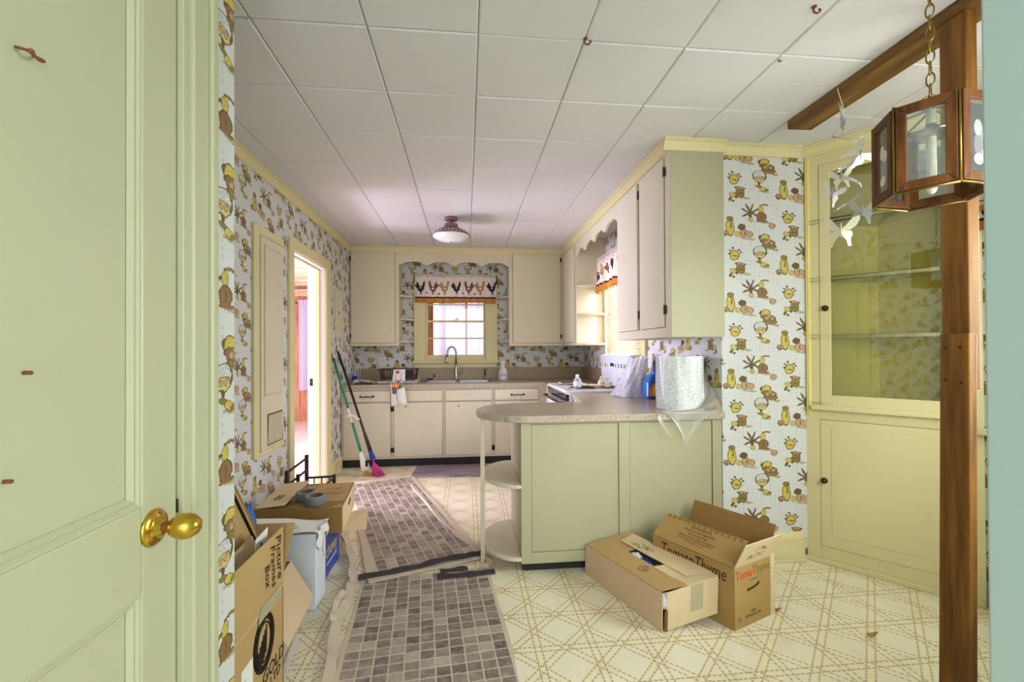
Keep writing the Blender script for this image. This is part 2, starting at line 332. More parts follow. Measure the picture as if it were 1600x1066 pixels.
def rooster_print(name, uvscale=1.0):
    m, nt, b, out = newmat(name); nt.nodes.remove(b)
    uv = coord(nt,'UV'); sep = nt.nodes.new('ShaderNodeSeparateXYZ'); lk(nt, uv, sep.inputs[0])   # u along (metres), v up (0..1)
    px = math_(nt,'MULTIPLY', math_(nt,'FRACT', math_(nt,'DIVIDE',sep.outputs[0],.43*uvscale)), 300.); py = math_(nt,'MULTIPLY',sep.outputs[1],223.)
    cb = nt.nodes.new('ShaderNodeCombineXYZ'); lk(nt,px,cb.inputs[0]); lk(nt,py,cb.inputs[1])
    dk = C(64,54,70); gd = C(200,150,84); rd = C(150,60,54); br = C(128,92,74); base = C(240,228,220)
    def rooster(x, s=1):
        return [(x,118,26,20,.35*s),(x+s*20,142,11,28,-.35*s),(x+s*26,165,10,9,0),(x-s*22,146,10,32,.35*s),(x-s*32,136,9,26,.7*s),(x,100,10,14,0)]
    lay = [(dk,None,[(46,82,3,16,0),(56,82,3,16,0),(146,82,3,16,0),(156,82,3,16,0),(246,82,3,16,0),(256,82,3,16,0)]),
           (dk,None,rooster(50)), (br,dk,rooster(150,-1)), (gd,br,rooster(250)),
           (rd,None,[(78,178,8,6,0),(124,178,8,6,0),(278,178,8,6,0),(200,76,9,8,0),(100,84,7,8,0)]),
           (C(232,220,214),None,[(150,122,12,9,0),(250,122,10,8,0),(48,126,7,5,0)])]
    col = motifs(nt, cb.outputs[0], base, lay)
    v = sep.outputs[1]
    col = mixc(nt, math_(nt,'LESS_THAN',v,.20), col, C(196,140,74))
    col = mixc(nt, math_(nt,'MULTIPLY', math_(nt,'LESS_THAN',v,.235), math_(nt,'GREATER_THAN',v,.175)), col, C(92,44,44))
    col = mixc(nt, math_(nt,'LESS_THAN',v,.03), col, C(176,118,60))
    d = node(nt,'ShaderNodeBsdfDiffuse'); t = node(nt,'ShaderNodeBsdfTranslucent'); mx = node(nt,'ShaderNodeMixShader'); mx.inputs[0].default_value = .2
    lk(nt,col,d.inputs[0]); lk(nt,col,t.inputs[0]); lk(nt,d.outputs[0],mx.inputs[1]); lk(nt,t.outputs[0],mx.inputs[2]); lk(nt,mx.outputs[0],out.inputs[0]); return m
M['print_cloth'] = cloth('valance_header_cloth', C(236,224,214), .35)
M['rooster'] = rooster_print('rooster_border_cloth')

# ------------------------------------------------------------------ mesh helpers
class MB:
    def __init__(s): s.v=[]; s.f=[]; s.sm=[]; s.uv=None; s.xf=None
    def add(s, vs, fs, smooth=False):
        k=len(s.v); s.v += [tuple(s.xf(*p)) if s.xf else tuple(p) for p in vs]; s.f += [tuple(i+k for i in f) for f in fs]; s.sm += [smooth]*len(fs); return s
    def box(s,x0,x1,y0,y1,z0,z1):
        return s.add([(x0,y0,z0),(x1,y0,z0),(x1,y1,z0),(x0,y1,z0),(x0,y0,z1),(x1,y0,z1),(x1,y1,z1),(x0,y1,z1)],
                     [(0,3,2,1),(4,5,6,7),(0,1,5,4),(1,2,6,5),(2,3,7,6),(3,0,4,7)])
    def hexa(s, b, t):  # 4 bottom corners, 4 top corners
        return s.add(list(b)+list(t), [(0,3,2,1),(4,5,6,7),(0,1,5,4),(1,2,6,5),(2,3,7,6),(3,0,4,7)])
    def slab(s, a, b, c, d, th):   # quad with thickness along its normal
        a,b,c,d = map(Vector,(a,b,c,d)); n = (b-a).cross(d-a).normalized()*th
        return s.hexa([a,b,c,d],[a+n,b+n,c+n,d+n])
    def prism(s, poly, o, U, V, N, th):
        o,U,V,N = map(Vector,(o,U,V,N)); n=len(poly)
        a=[o+U*p[0]+V*p[1] for p in poly]; b=[p+N*th for p in a]
        return s.add(a+b, [tuple(reversed(range(n))), tuple(range(n,2*n))]+[(i,(i+1)%n,n+(i+1)%n,n+i) for i in range(n)])
    def lathe(s, prof, c=(0,0,0), ax=(0,0,1), n=24, smooth=True, a0=0, a1=2*PI):
        ax=Vector(ax).normalized(); t=Vector((1,0,0)) if abs(ax.x)<.9 else Vector((0,1,0)); u=ax.cross(t).normalized(); w=ax.cross(u); c=Vector(c)
        vs=[];fs=[]; full=abs(a1-a0-2*PI)<1e-6; m=n if full else n+1
        for r,z in prof:
            for k in range(m):
                a=a0+(a1-a0)*k/n; vs.append(c+ax*z+(u*math.cos(a)+w*math.sin(a))*max(r,1e-5))
        for i in range(len(prof)-1):
            for k in range(n):
                k2=(k+1)%m
                fs.append((i*m+k,i*m+k2,(i+1)*m+k2,(i+1)*m+k))
        if full: 
            if prof[0][0]>1e-4: fs.append(tuple(reversed(range(m))))
            if prof[-1][0]>1e-4: fs.append(tuple(range((len(prof)-1)*m,len(prof)*m)))
        return s.add(vs,fs,smooth)
    def cyl(s, a, b, r, n=12, r2=None):
        a=Vector(a); b=Vector(b); return s.lathe([(r,0),(r if r2 is None else r2,(b-a).length)], a, b-a, n)
    def tube(s, pts, r, n=8, closed=False):
        pts=[Vector(p) for p in pts]; N=len(pts); rs=r if isinstance(r,(list,tuple)) else [r]*N
        vs=[];fs=[]; prev=None
        for i,p in enumerate(pts):
            q = pts[(i+1)%N] if (closed or i<N-1) else pts[i]; o = pts[i-1] if (closed or i>0) else pts[i]
            t=(q-o).normalized()
            if prev is None:
                h=Vector((0,0,1)) if abs(t.z)<.9 else Vector((1,0,0)); u=t.cross(h).normalized()
            else: u=(prev-t*prev.dot(t)).normalized()
            prev=u; w=t.cross(u)
            for k in range(n):
                a=2*PI*k/n; vs.append(p+(u*math.cos(a)+w*math.sin(a))*rs[i])
        for i in range(N if closed else N-1):
            j=(i+1)%N
            for k in range(n): fs.append((i*n+k,i*n+(k+1)%n,j*n+(k+1)%n,j*n+k))
        if not closed: fs += [tuple(reversed(range(n))), tuple(range((N-1)*n,N*n))]
        return s.add(vs,fs,True)
    def grid(s, fn, nu, nv, th=0, smooth=True):
        vs=[fn(i/nu,j/nv) for j in range(nv+1) for i in range(nu+1)]
        fs=[(j*(nu+1)+i,j*(nu+1)+i+1,(j+1)*(nu+1)+i+1,(j+1)*(nu+1)+i) for j in range(nv) for i in range(nu)]
        return s.add(vs,fs,smooth)
    def sphere(s, c, rx, ry, rz, n=14, m=9):
        vs=[];fs=[]
        for j in range(m+1):
            b=PI*j/m
            for k in range(n):
                a=2*PI*k/n; vs.append((c[0]+rx*math.sin(b)*math.cos(a),c[1]+ry*math.sin(b)*math.sin(a),c[2]-rz*math.cos(b)))
        for j in range(m):
            for k in range(n): fs.append((j*n+k,j*n+(k+1)%n,(j+1)*n+(k+1)%n,(j+1)*n+k))
        return s.add(vs,fs,True)

def org(p):
    v=Vector((0,0,0))
    while p is not None: v += p.location; p=p.parent
    return v
def obj(name, mb, mat, parent=None, bev=0, thick=0, sub=0, merge=False):
    me=bpy.data.meshes.new(name); o_=org(parent)
    me.from_pydata([tuple(Vector(v)-o_) for v in mb.v],[],mb.f)
    for p,sm in zip(me.polygons,mb.sm): p.use_smooth=sm
    bm=bmesh.new(); bm.from_mesh(me)
    if merge: bmesh.ops.remove_doubles(bm,verts=bm.verts,dist=1e-5)
    bmesh.ops.recalc_face_normals(bm,faces=bm.faces); bm.to_mesh(me); bm.free()
    me.materials.append(M[mat]); o=bpy.data.objects.new(name,me); COL.objects.link(o); o.parent=parent
    if thick: md=o.modifiers.new('solid','SOLIDIFY'); md.thickness=thick; md.offset=0
    if bev: md=o.modifiers.new('bevel','BEVEL'); md.width=bev; md.segments=2; md.limit_method='ANGLE'; md.angle_limit=math.radians(40)
    if sub: md=o.modifiers.new('sub','SUBSURF'); md.levels=sub; md.render_levels=sub
    return o
def thing(name,label,cat,loc=(0,0,0),group=None):
    o=bpy.data.objects.new(name,None); o.empty_display_size=.05; COL.objects.link(o); o.location=loc; return tag(o,label,cat,group)
def tag(o,label,cat,group=None):
    o['label']=label; o['category']=cat
    if group: o['group']=group
    return o
def single(name,mb,mat,label,cat,group=None,**k): return tag(obj(name,mb,mat,None,**k),label,cat,group)
def struct(name,mb,mat,parent=None,**k):
    o=obj(name,mb,mat,parent,**k)
    if parent is None: o['kind']='structure'
    return o
def share(src,name,parent,loc=(0,0,0),rot=(0,0,0)):
    c=bpy.data.objects.new(name,src.data); COL.objects.link(c); c.parent=parent; c.location=loc; c.rotation_euler=rot
    for md in src.modifiers:
        n=c.modifiers.new(md.name,md.type)
        if md.type=='BEVEL': n.width=md.width; n.segments=md.segments; n.limit_method=md.limit_method; n.angle_limit=md.angle_limit
    return c
def dup(root,loc,label=None,rotz=None):
    r=root.copy(); COL.objects.link(r); r.location=loc
    if label: r['label']=label
    if rotz is not None: r.rotation_euler=(0,0,rotz)
    for ch in list(root.children):
        c=ch.copy(); COL.objects.link(c); c.parent=r
        for g in list(ch.children):
            d=g.copy(); COL.objects.link(d); d.parent=c
    return r
def text(name, body, size, o, U, V, mat, parent, off=.0012, shear=0, align='CENTER', space=1, wide=1):
    """flat lettering lying on a face: o centre, U reading direction, V up direction"""
    cu=bpy.data.curves.new(name,'FONT'); cu.body=body; cu.size=size; cu.align_x=align; cu.align_y='CENTER'; cu.shear=shear; cu.space_line=.85; cu.space_character=space
    cu.resolution_u=2; cu.offset=.0
    t=bpy.data.objects.new(name,cu); COL.objects.link(t); dg=bpy.context.evaluated_depsgraph_get(); me=bpy.data.meshes.new_from_object(t.evaluated_get(dg))
    bpy.data.objects.remove(t); bpy.data.curves.remove(cu)
    U=Vector(U).normalized(); V=Vector(V); V=(V-U*V.dot(U)).normalized(); N=U.cross(V); o=Vector(o)+N*off; O=org(parent)
    for v in me.vertices: v.co=o+U*v.co.x*wide+V*v.co.y-O
    me.materials.clear(); me.materials.append(M[mat]); me.name=name
    ob=bpy.data.objects.new(name,me); COL.objects.link(ob); ob.parent=parent; return ob
def scribble(mb,o,U,V,length,h,n,seed,r=.0007):
    """illegible pen marks: a wandering thin line"""
    rnd=random.Random(seed); U=Vector(U).normalized(); V=Vector(V).normalized(); N=U.cross(V); o=Vector(o)+N*.001; x=0
    pts=[]
    for i in range(n):
        x=length*i/n
        pts.append(o+U*(x+rnd.uniform(-.4,.4)*length/n)+V*(h*rnd.choice((-.5,.5,.2,-.2))*rnd.uniform(.6,1)))
        if rnd.random()<.16 and len(pts)>2: mb.tube(pts,r,4); pts=[]
    if len(pts)>1: mb.tube(pts,r,4)
    return mb
def smoothpath(pts, n=6):
    P=[Vector(p) for p in pts]; out=[]
    for i in range(len(P)-1):
        a=P[max(i-1,0)]; b=P[i]; c=P[i+1]; d=P[min(i+2,len(P)-1)]
        for k in range(n):
            t=k/n; out.append(.5*((2*b)+(c-a)*t+(2*a-5*b+4*c-d)*t*t+(3*b-a-3*c+d)*t**3))
    out.append(P[-1]); return out

# ------------------------------------------------------------------ the setting
struct('floor', MB().box(-1.465,2.6,-1.5,5.6,-.05,0), 'vinyl')
XL=-1.32
w=MB().box(-1.465,XL,1.11,3.49,0,ZC+.02).box(-1.465,XL,4.29,5.58,0,ZC+.02).box(-1.465,XL,3.49,4.29,2.02,ZC+.02); struct('wall_left', w, 'wallpaper')
w=MB().box(-1.465,-.50,5.46,5.58,0,2.45).box(.232,1.59,5.46,5.58,0,2.45).box(-.50,.232,5.46,5.58,0,1.115).box(-.50,.232,5.46,5.58,2.06,2.45); struct('wall_back', w, 'wallpaper')
w=MB().box(1.47,1.59,2.54,3.57,0,2.45).box(1.47,1.59,4.50,5.46,0,2.45).box(1.47,1.59,3.57,4.5,0,1.1).box(1.47,1.59,3.57,4.5,2.12,2.45); struct('wall_kitchen_right', w, 'wallpaper')
struct('wall_stub', MB().box(1.47,2.59,2.42,2.54,0,2.45), 'wallpaper')
w=MB().box(2.47,2.59,.43,.7,0,2.45).box(2.47,2.59,1.65,2.42,0,2.45).box(2.47,2.59,.7,1.65,0,.85).box(2.47,2.59,.7,1.65,2.05,2.45); struct('wall_right', w, 'wallpaper')
struct('wall_near_right', MB().box(.724,1.15,.43,.55,0,2.45).box(2.05,2.47,.43,.55,0,2.45).box(1.15,2.05,.43,.55,0,.85).box(1.15,2.05,.43,.55,2.05,2.45).box(.724,.844,-1.5,.43,0,2.45), 'aqua', bev=.004)
HX=-.61
w=MB().box(HX-.12,HX,1.02,1.233,0,2.45).box(HX-.12,HX,.23,1.02,2.07,2.45).box(HX-.12,HX,-1.5,.23,0,2.45).box(XL,HX-.12,1.113,1.233,0,2.45); struct('wall_hall_left', w, 'wallpaper_hall')
ceil=struct('ceiling', MB().box(-1.465,2.6,-1.5,5.6,2.444,2.5), 'tile')
TS=.408; rnd=random.Random(3)
for i in range(-2,9):
    for j in range(-3,10):
        x0=-.7686+TS*i; x1=x0+TS; y0=1.656+TS*j; y1=y0+TS
        x0=max(x0,-1.32); x1=min(x1,2.47); y0=max(y0,.55); y1=min(y1,5.46)
        if x1-x0<.03 or y1-y0<.03 or (x0>1.45 and y0>2.4): continue
        g=.0016; c=.006; z=ZC+rnd.uniform(-.0012,.0012); tl=rnd.uniform(-.0012,.0012)
        a,b,d,e=x0+g,x1-g,y0+g,y1-g
        mb=MB().add([(a,d,z+.013),(b,d,z+.013),(b,e,z+.013),(a,e,z+.013),(a,d,z+.004),(b,d,z+.004),(b,e,z+.004),(a,e,z+.004),(a+c,d+c,z+tl),(b-c,d+c,z-tl),(b-c,e-c,z+tl),(a+c,e-c,z-tl)],
             [(0,1,2,3),(0,4,5,1),(1,5,6,2),(2,6,7,3),(3,7,4,0),(4,8,9,5),(5,9,10,6),(6,10,11,7),(7,11,8,4),(8,11,10,9)])
        obj('ceiling_tile',mb,'tile',ceil)
CR=[(0,0),(0,-.062),(.010,-.062),(.014,-.046),(.030,-.020),(.042,-.014),(.042,0)]
ntrim=0
def trim(mb,mat='trim',**k):
    global ntrim; ntrim+=1; return struct('trim_%d'%ntrim,mb,mat,**k)
def crown(a,b,nrm): 
    a=Vector((a[0],a[1],ZC-.0005)); b=Vector((b[0],b[1],ZC-.0005)); return trim(MB().prism(CR,a,nrm,(0,0,1),(b-a).normalized(),(b-a).length))
crown((XL,1.233),(XL,5.17),(1,0,0)); crown((XL,5.17),(1.15,5.17),(0,-1,0)); crown((1.15,5.17),(1.15,2.391),(-1,0,0))
crown((1.108,2.39),(1.47,2.39),(0,-1,0)); crown((1.47,2.42),(1.96,2.42),(0,-1,0)); crown((2.47,.55),(2.47,1.86),(-1,0,0))
dv=Vector((.642,-.766,0)); nv=Vector((-.766,-.642,0)); p0=Vector((1.985,2.432,0))
crown(p0-dv*.02,p0+dv*.72,nv)
BB=[(0,0),(.017,0),(.017,.115),(.012,.13),(.006,.145),(0,.145)]
def base(name,a,b,nrm,h=1.0):
    a=Vector((a[0],a[1],0)); b=Vector((b[0],b[1],0)); struct(name,MB().prism([(x,z*h) for x,z in BB],a,nrm,(0,0,1),(b-a).normalized(),(b-a).length),'trim')
base('baseboard_left',(XL,4.41),(XL,4.80),(1,0,0)); base('baseboard_left',(XL,1.25),(XL,3.418),(1,0,0))
base('baseboard_stub',(1.47,2.42),(1.965,2.42),(0,-1,0),1.15); base('baseboard_right',(2.47,.56),(2.47,1.85),(-1,0,0),1.15)
trim(MB().box(1.468,1.97,2.388,2.403,0,.018),bev=.004)
# doorway of the left wall: casing, jambs, stops
t=.02
trim(MB().box(XL,XL+t,3.418,3.502,0,2.012),bev=.003); trim(MB().box(XL,XL+t,4.276,4.411,0,2.012),bev=.003); trim(MB().box(XL,XL+t,3.418,4.411,2.012,2.10),bev=.003)
trim(MB().box(-1.47,XL+.004,3.49,3.505,0,2.005).box(-1.47,XL+.004,4.272,4.29,0,2.005).box(-1.47,XL+.004,3.49,4.29,2.0,2.02),'white_paint')
trim(MB().box(-1.40,-1.36,4.255,4.272,0,1.988).box(-1.40,-1.36,3.505,3.52,0,1.988).box(-1.40,-1.36,3.505,4.272,1.984,2.0),'trim',bev=.003)
lp=thing('strike_plate','small bronze latch plate on the white doorway jamb','latch plate',(-1.44,4.27,.95)); obj('plate',MB().box(-1.452,-1.425,4.2695,4.2722,.915,.985),'hinge',lp); obj('latch_hole',MB().box(-1.445,-1.432,4.2688,4.2696,.935,.965),'black',lp)
# room beyond the doorway
struct('floor_sunroom', MB().box(-5.2,-1.465,2.0,8.3,-.05,-.002), 'sunfloor')
wb=struct('wall_sunroom', MB().box(-5.2,-1.4,8.22,8.3,0,2.6), 'gap')
x=-5.2; k=0
while x<-1.45:
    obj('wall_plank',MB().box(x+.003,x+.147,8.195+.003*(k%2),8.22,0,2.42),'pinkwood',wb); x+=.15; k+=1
cs=struct('ceiling_sunroom', MB().box(-5.2,-1.465,3.0,8.3,2.60,2.64), 'joist')
y=4.0
while y<8.1: obj('joist',MB().box(-5.1,-1.47,y,y+.045,2.34,2.50),'joist',cs); y+=.41
obj('ledger',MB().box(-5.1,-1.47,8.15,8.195,2.22,2.34),'joist',cs)
def folds(x0,x1,y,z0,z1,amp,nf,axis='x',seed=1,flare=1.0):
    r=random.Random(seed); ph=r.uniform(0,6)
    def fn(u,v):
        a=amp*(.45+.55*(1-v)*flare); d=a*math.sin(2*PI*nf*u+ph+.5*math.sin(7*u))+a*.4*math.sin(2*PI*nf*2.3*u+1)
        p=x0+(x1-x0)*u; zz=z0+(z1-z0)*v+(.006*math.sin(9*u+ph) if v<.05 else 0)
        return (p,y+d,zz) if axis=='x' else (y+d,p,zz)
    return fn
sc_=thing('sunroom_curtain','long white sheer curtain on the wood panelled wall past the doorway','curtain',(-2.7,8.08,.5))
obj('panel',MB().grid(folds(-2.93,-2.2,8.08,.55,2.08,.03,7,seed=2),70,10),'sheer',sc_); obj('rod',MB().cyl((-3.0,8.10,2.09),(-2.1,8.10,2.09),.008),'hinge',sc_); obj('bracket',MB().cyl((-2.98,8.10,2.09),(-2.98,8.199,2.09),.008),'hinge',sc_); obj('bracket',MB().cyl((-2.12,8.10,2.09),(-2.12,8.199,2.09),.008),'hinge',sc_)
obj('ruffle',MB().grid(folds(-2.93,-2.2,8.06,2.06,2.14,.02,11,seed=5),70,3),'sheer',sc_)

# near left door with casing
d1=struct('door_1', MB().box(HX-.05,HX-.008,.912,1.013,.012,2.05).box(HX-.05,HX-.008,.25,.355,.012,2.05)
   .box(HX-.05,HX-.008,.355,.912,.012,.24).box(HX-.05,HX-.008,.355,.912,.778,.944).box(HX-.05,HX-.008,.355,.912,1.94,2.05)
   .box(HX-.038,HX-.022,.355,.912,.24,.778).box(HX-.038,HX-.022,.355,.912,.944,1.94), 'door', bev=.003)
def mould(y0,y1,z0,z1,x,wd=.022,d=.012):
    mb=MB()
    pr=[(0,0),(d,0),(d,.004),(d*.55,wd*.45),(d*.75,wd*.6),(.001,wd)]
    # four mitred strips, profile runs inward from the frame
    for (a,b,inn,along) in (((y0,z0),(y1,z0),(0,1),0),((y1,z0),(y1,z1),(-1,0),1),((y1,z1),(y0,z1),(0,-1),0),((y0,z1),(y0,z0),(1,0),1)):
        A=[];B=[]
        da=Vector((b[0]-a[0],b[1]-a[1])).normalized()
        for h,q in pr:
            A.append((x+h,a[0]+inn[0]*q+da.x*q,a[1]+inn[1]*q+da.y*q)); B.append((x+h,b[0]+inn[0]*q-da.x*q,b[1]+inn[1]*q-da.y*q))
        n=len(pr); mb.add(A+B,[(i,(i+1)%n,n+(i+1)%n,n+i) for i in range(n)])
    return mb
obj('panel_moulding',mould(.355,.912,.944,1.94,HX-.022),'door',d1); obj('panel_moulding',mould(.355,.912,.24,.778,HX-.022),'door',d1)
kc=Vector((HX-.008,.943,.893))
rs=obj('rosette',MB().lathe([(.036,0),(.036,.003),(.033,.007),(.024,.009),(.016,.012),(.015,.02),(.0,.02)],kc,(1,0,0),32),'brass',d1)
for dz in (.025,-.025): obj('screw_hole',MB().cyl(kc+Vector((.006,.004,dz)),kc+Vector((.0085,.004,dz)),.0035,10),'gasket',rs)
obj('knob_neck',MB().cyl(kc+Vector((.015,0,0)),kc+Vector((.034,0,0)),.0095,16),'rust',d1)
obj('door_knob',MB().lathe([(.0,.030),(.012,.031),(.019,.038),(.0245,.050),(.0255,.060),(.0225,.073),(.015,.083),(.0075,.087),(.0,.088)],kc,(1,0,0),28),'brass',d1)
obj('latch',MB().box(HX-.03,HX-.006,1.0125,1.019,.897,.925),'hinge',d1)
for (y,z) in ((.701,1.211),(.674,1.063)): obj('nail',MB().cyl((HX-.022,y,z),(HX-.012,y,z),.003,8),'rust',d1)
hk=thing('screw_hook','small rusty double-ended screw hook on the upper panel of the near door','hook',(HX-.02,.70,1.67))
obj('shank',MB().tube(smoothpath([(HX-.022,.688,1.672),(HX-.006,.690,1.668),(HX-.002,.700,1.662),(HX-.006,.711,1.668),(HX-.022,.713,1.676)],5),.0022,8),'rust',hk); obj('eye',MB().sphere((HX-.004,.690,1.668),.004,.004,.004,8,6),'rust',hk)
trim(MB().box(HX-.03,HX+.004,1.0165,1.043,0,2.075).box(HX-.03,HX+.004,.22,1.043,2.052,2.075),'door',bev=.002)
trim(MB().box(HX-.002,HX+.012,1.040,1.099,0,2.13).box(HX-.002,HX+.02,1.099,1.124,0,2.16).box(HX-.002,HX+.012,.15,1.10,2.075,2.135),'door',bev=.004)
struct('baseboard_hall',MB().box(HX,HX+.015,1.124,1.247,0,.15),'trim',bev=.003)

# ------------------------------------------------------------------ windows
win=struct('window_1', MB().box(-.636,-.505,5.435,5.46,1.115,2.17).box(.235,.378,5.435,5.46,1.115,2.17).box(-.636,.378,5.435,5.46,2.05,2.17), 'trim', bev=.003)
obj('window_stool',MB().box(-.655,.398,5.40,5.50,1.085,1.118),'trim',win,bev=.006); obj('window_apron',MB().box(-.63,.372,5.437,5.46,1.03,1.085),'trim',win,bev=.003)
obj('window_jamb',MB().box(-.505,-.497,5.45,5.56,1.115,2.06).box(.227,.235,5.45,5.56,1.115,2.06).box(-.5,.23,5.45,5.56,2.03,2.06).box(-.5,.23,5.45,5.56,1.10,1.125),'trim',win)
lower=obj('lower_sash',MB().box(-.497,-.476,5.465,5.495,1.125,1.61).box(.206,.227,5.465,5.495,1.125,1.61).box(-.476,.206,5.465,5.495,1.125,1.185).box(-.476,.206,5.465,5.495,1.585,1.61).box(-.476,.206,5.47,5.49,1.381,1.397),'trim',win,bev=.002)
for z0,z1 in ((1.185,1.381),(1.397,1.585)): obj('pane',MB().box(-.476,.206,5.478,5.482,z0,z1),'glass',lower)
upper=obj('upper_sash',MB().box(-.497,-.476,5.505,5.535,1.59,2.03).box(.206,.227,5.505,5.535,1.59,2.03).box(-.476,.206,5.505,5.535,1.59,1.612).box(-.476,.206,5.505,5.535,1.80,1.815).box(-.476,.206,5.505,5.535,2.0,2.03),'trim',win,bev=.002)
for z0,z1 in ((1.612,1.80),(1.815,2.0)): obj('pane',MB().box(-.476,.206,5.518,5.522,z0,z1),'glass',upper)
obj('sash_lock',MB().box(-.16,-.11,5.458,5.468,1.612,1.622).cyl((-.135,5.465,1.62),(-.10,5.455,1.632),.005,8),'steel',win)
ps=thing('porch_curtain','white sheer porch curtain seen through the panes over the sink','curtain',(-.1,5.82,1.0))
obj('panel',MB().grid(folds(-.36,.5,5.82,.95,2.2,.022,9,seed=8),90,10),'sheer',ps); obj('rod',MB().cyl((-.7,5.84,2.2),(.6,5.84,2.2),.008),'hinge',ps); obj('bracket',MB().cyl((-.69,5.84,2.2),(-.69,5.579,2.2),.007),'hinge',ps); obj('bracket',MB().cyl((.59,5.84,2.2),(.59,5.579,2.2),.007),'hinge',ps)
single('porch_post',MB().box(-.60,-.425,5.70,5.76,0,2.5),'pinkwood','pinkish wooden porch board at the left edge of the sink window view','board',bev=.004)
for xx,wh in ((-.02,'left'),(.22,'right')): single('porch_rail_post',MB().box(xx,xx+.03,5.70,5.73,0,2.5),'pinkwood','%s one of two thin porch posts seen through the window over the sink'%wh,'post','porch posts outside the sink window')
def valance(name,label,fn,rodmb,n=150):
    r=thing(name,label,'curtain',(0,0,0)); return r
def val_mesh(p0,p1,q,z0,z1,axis,amp,nf,seed,nu=160):
    mb=MB(); f=folds(p0,p1,q,z0,z1,amp,nf,axis,seed,1.0); nv=12
    mb.grid(f,nu,nv); mb.uv=[(i/nu*abs(p1-p0)*1.0,j/nv) for j in range(nv+1) for i in range(nu+1)]; return mb
def cloth_obj(name,mb,mat,parent):
    o=obj(name,mb,mat,parent); me=o.data; uv=me.uv_layers.new(name='UVMap')
    for l in me.loops: uv.data[l.index].uv=mb.uv[l.vertex_index]
    return o
va=thing('rooster_valance','short white valance printed with a row of roosters above the sink window','curtain',(-.13,5.40,1.82))
cloth_obj('print_panel',val_mesh(-.62,.36,5.395,1.815,2.135,'x',.014,9,4),'rooster',va)
obj('header_ruffle',MB().grid(folds(-.62,.36,5.395,2.135,2.165,.012,16,seed=6),120,2),'print_cloth',va); obj('rod',MB().cyl((-.63,5.415,2.135),(.37,5.415,2.135),.007),'steel',va)
vb=thing('rooster_valance','rooster print valance glowing in front of the slatted blind beside the stove','curtain',(1.37,4.0,1.85))
cloth_obj('print_panel',val_mesh(3.50,4.545,1.375,1.84,2.16,'y',.035,8,9),'rooster',vb)
obj('header_ruffle',MB().grid(folds(3.50,4.545,1.375,2.16,2.195,.022,14,'y',seed=3),120,2),'print_cloth',vb); obj('rod',MB().cyl((1.40,3.48,2.165),(1.40,4.55,2.165),.007),'steel',vb)
vc=thing('rooster_valance','valance corner peeking out past the pale blue wall edge at far right','curtain',(2.41,1.2,1.83))
cloth_obj('print_panel',val_mesh(.62,1.86,2.40,1.80,2.02,'y',.03,10,12),'rooster',vc); obj('rod',MB().cyl((2.43,.6,2.02),(2.43,1.88,2.02),.007),'steel',vc)
w2=struct('window_2', MB().box(1.445,1.47,3.475,3.57,1.05,2.2).box(1.445,1.47,4.5,4.552,1.05,2.2).box(1.445,1.47,3.475,4.552,2.11,2.22).box(1.43,1.47,3.45,4.552,1.05,1.09),'trim',bev=.003)
obj('window_sash',MB().box(1.52,1.55,3.57,3.61,1.1,2.12).box(1.52,1.55,4.46,4.5,1.1,2.12).box(1.52,1.55,3.61,4.46,1.1,1.14).box(1.52,1.55,3.61,4.46,1.58,1.62).box(1.52,1.55,3.61,4.46,2.08,2.12),'trim',w2)
for z0,z1 in ((1.14,1.58),(1.62,2.08)): obj('pane',MB().box(1.533,1.537,3.61,4.46,z0,z1),'glass',w2)
bl=thing('window_blind','cream horizontal slatted blind over the window beside the stove','blind',(1.45,4.0,1.1))
obj('head_rail',MB().box(1.435,1.475,3.58,4.465,2.07,2.105),'plastic_w',bl,bev=.003); obj('bottom_rail',MB().box(1.445,1.47,3.58,4.465,1.10,1.115),'plastic_w',bl,bev=.002)
sl0=None
for k in range(38):
    z=1.128+k*.0247
    if sl0 is None:
        sl0=obj('slat',MB().grid(lambda u,v:(1.447+.022*v*.5,3.585+.875*u,1.128-.011+.022*v+.002*math.sin(PI*v)),2,3),'blind',bl,thick=.0008)
    else:
        s_=share(sl0,'slat',bl,(0,0,z-1.128)); md=s_.modifiers.get('solid'); md.thickness=.0008; md.offset=0
obj('cord',MB().cyl((1.444,3.72,1.11),(1.444,3.72,2.08),.0012,6),'plastic_w',bl); obj('cord',MB().cyl((1.444,4.35,1.11),(1.444,4.35,2.08),.0012,6),'plastic_w',bl)
w3=struct('window_3', MB().box(2.445,2.47,.6,.7,.83,2.15).box(2.445,2.47,1.65,1.75,.83,2.15).box(2.445,2.47,.6,1.75,2.05,2.15).box(2.42,2.47,.58,1.77,.80,.83),'trim',bev=.003)
obj('window_sash',MB().box(2.52,2.55,.7,.74,.85,2.05).box(2.52,2.55,1.61,1.65,.85,2.05).box(2.52,2.55,.74,1.61,.85,.9).box(2.52,2.55,.74,1.61,1.43,1.47).box(2.52,2.55,.74,1.61,2.0,2.05),'trim',w3)
for z0,z1 in ((.9,1.43),(1.47,2.0)): obj('pane',MB().box(2.533,2.537,.74,1.61,z0,z1),'glass',w3)
trim(MB().box(2.40,2.47,1.78,1.86,.83,.86),bev=.004)
w4=struct('window_4', MB().box(1.06,1.15,.55,.57,.83,2.15).box(2.05,2.14,.55,.57,.83,2.15).box(1.06,2.14,.55,.57,2.05,2.15).box(1.04,2.16,.55,.60,.80,.83),'trim',bev=.003)
obj('window_sash',MB().box(1.15,1.19,.47,.50,.85,2.05).box(2.01,2.05,.47,.50,.85,2.05).box(1.19,2.01,.47,.50,.85,.9).box(1.19,2.01,.47,.50,1.43,1.47).box(1.19,2.01,.47,.50,2.0,2.05),'trim',w4)
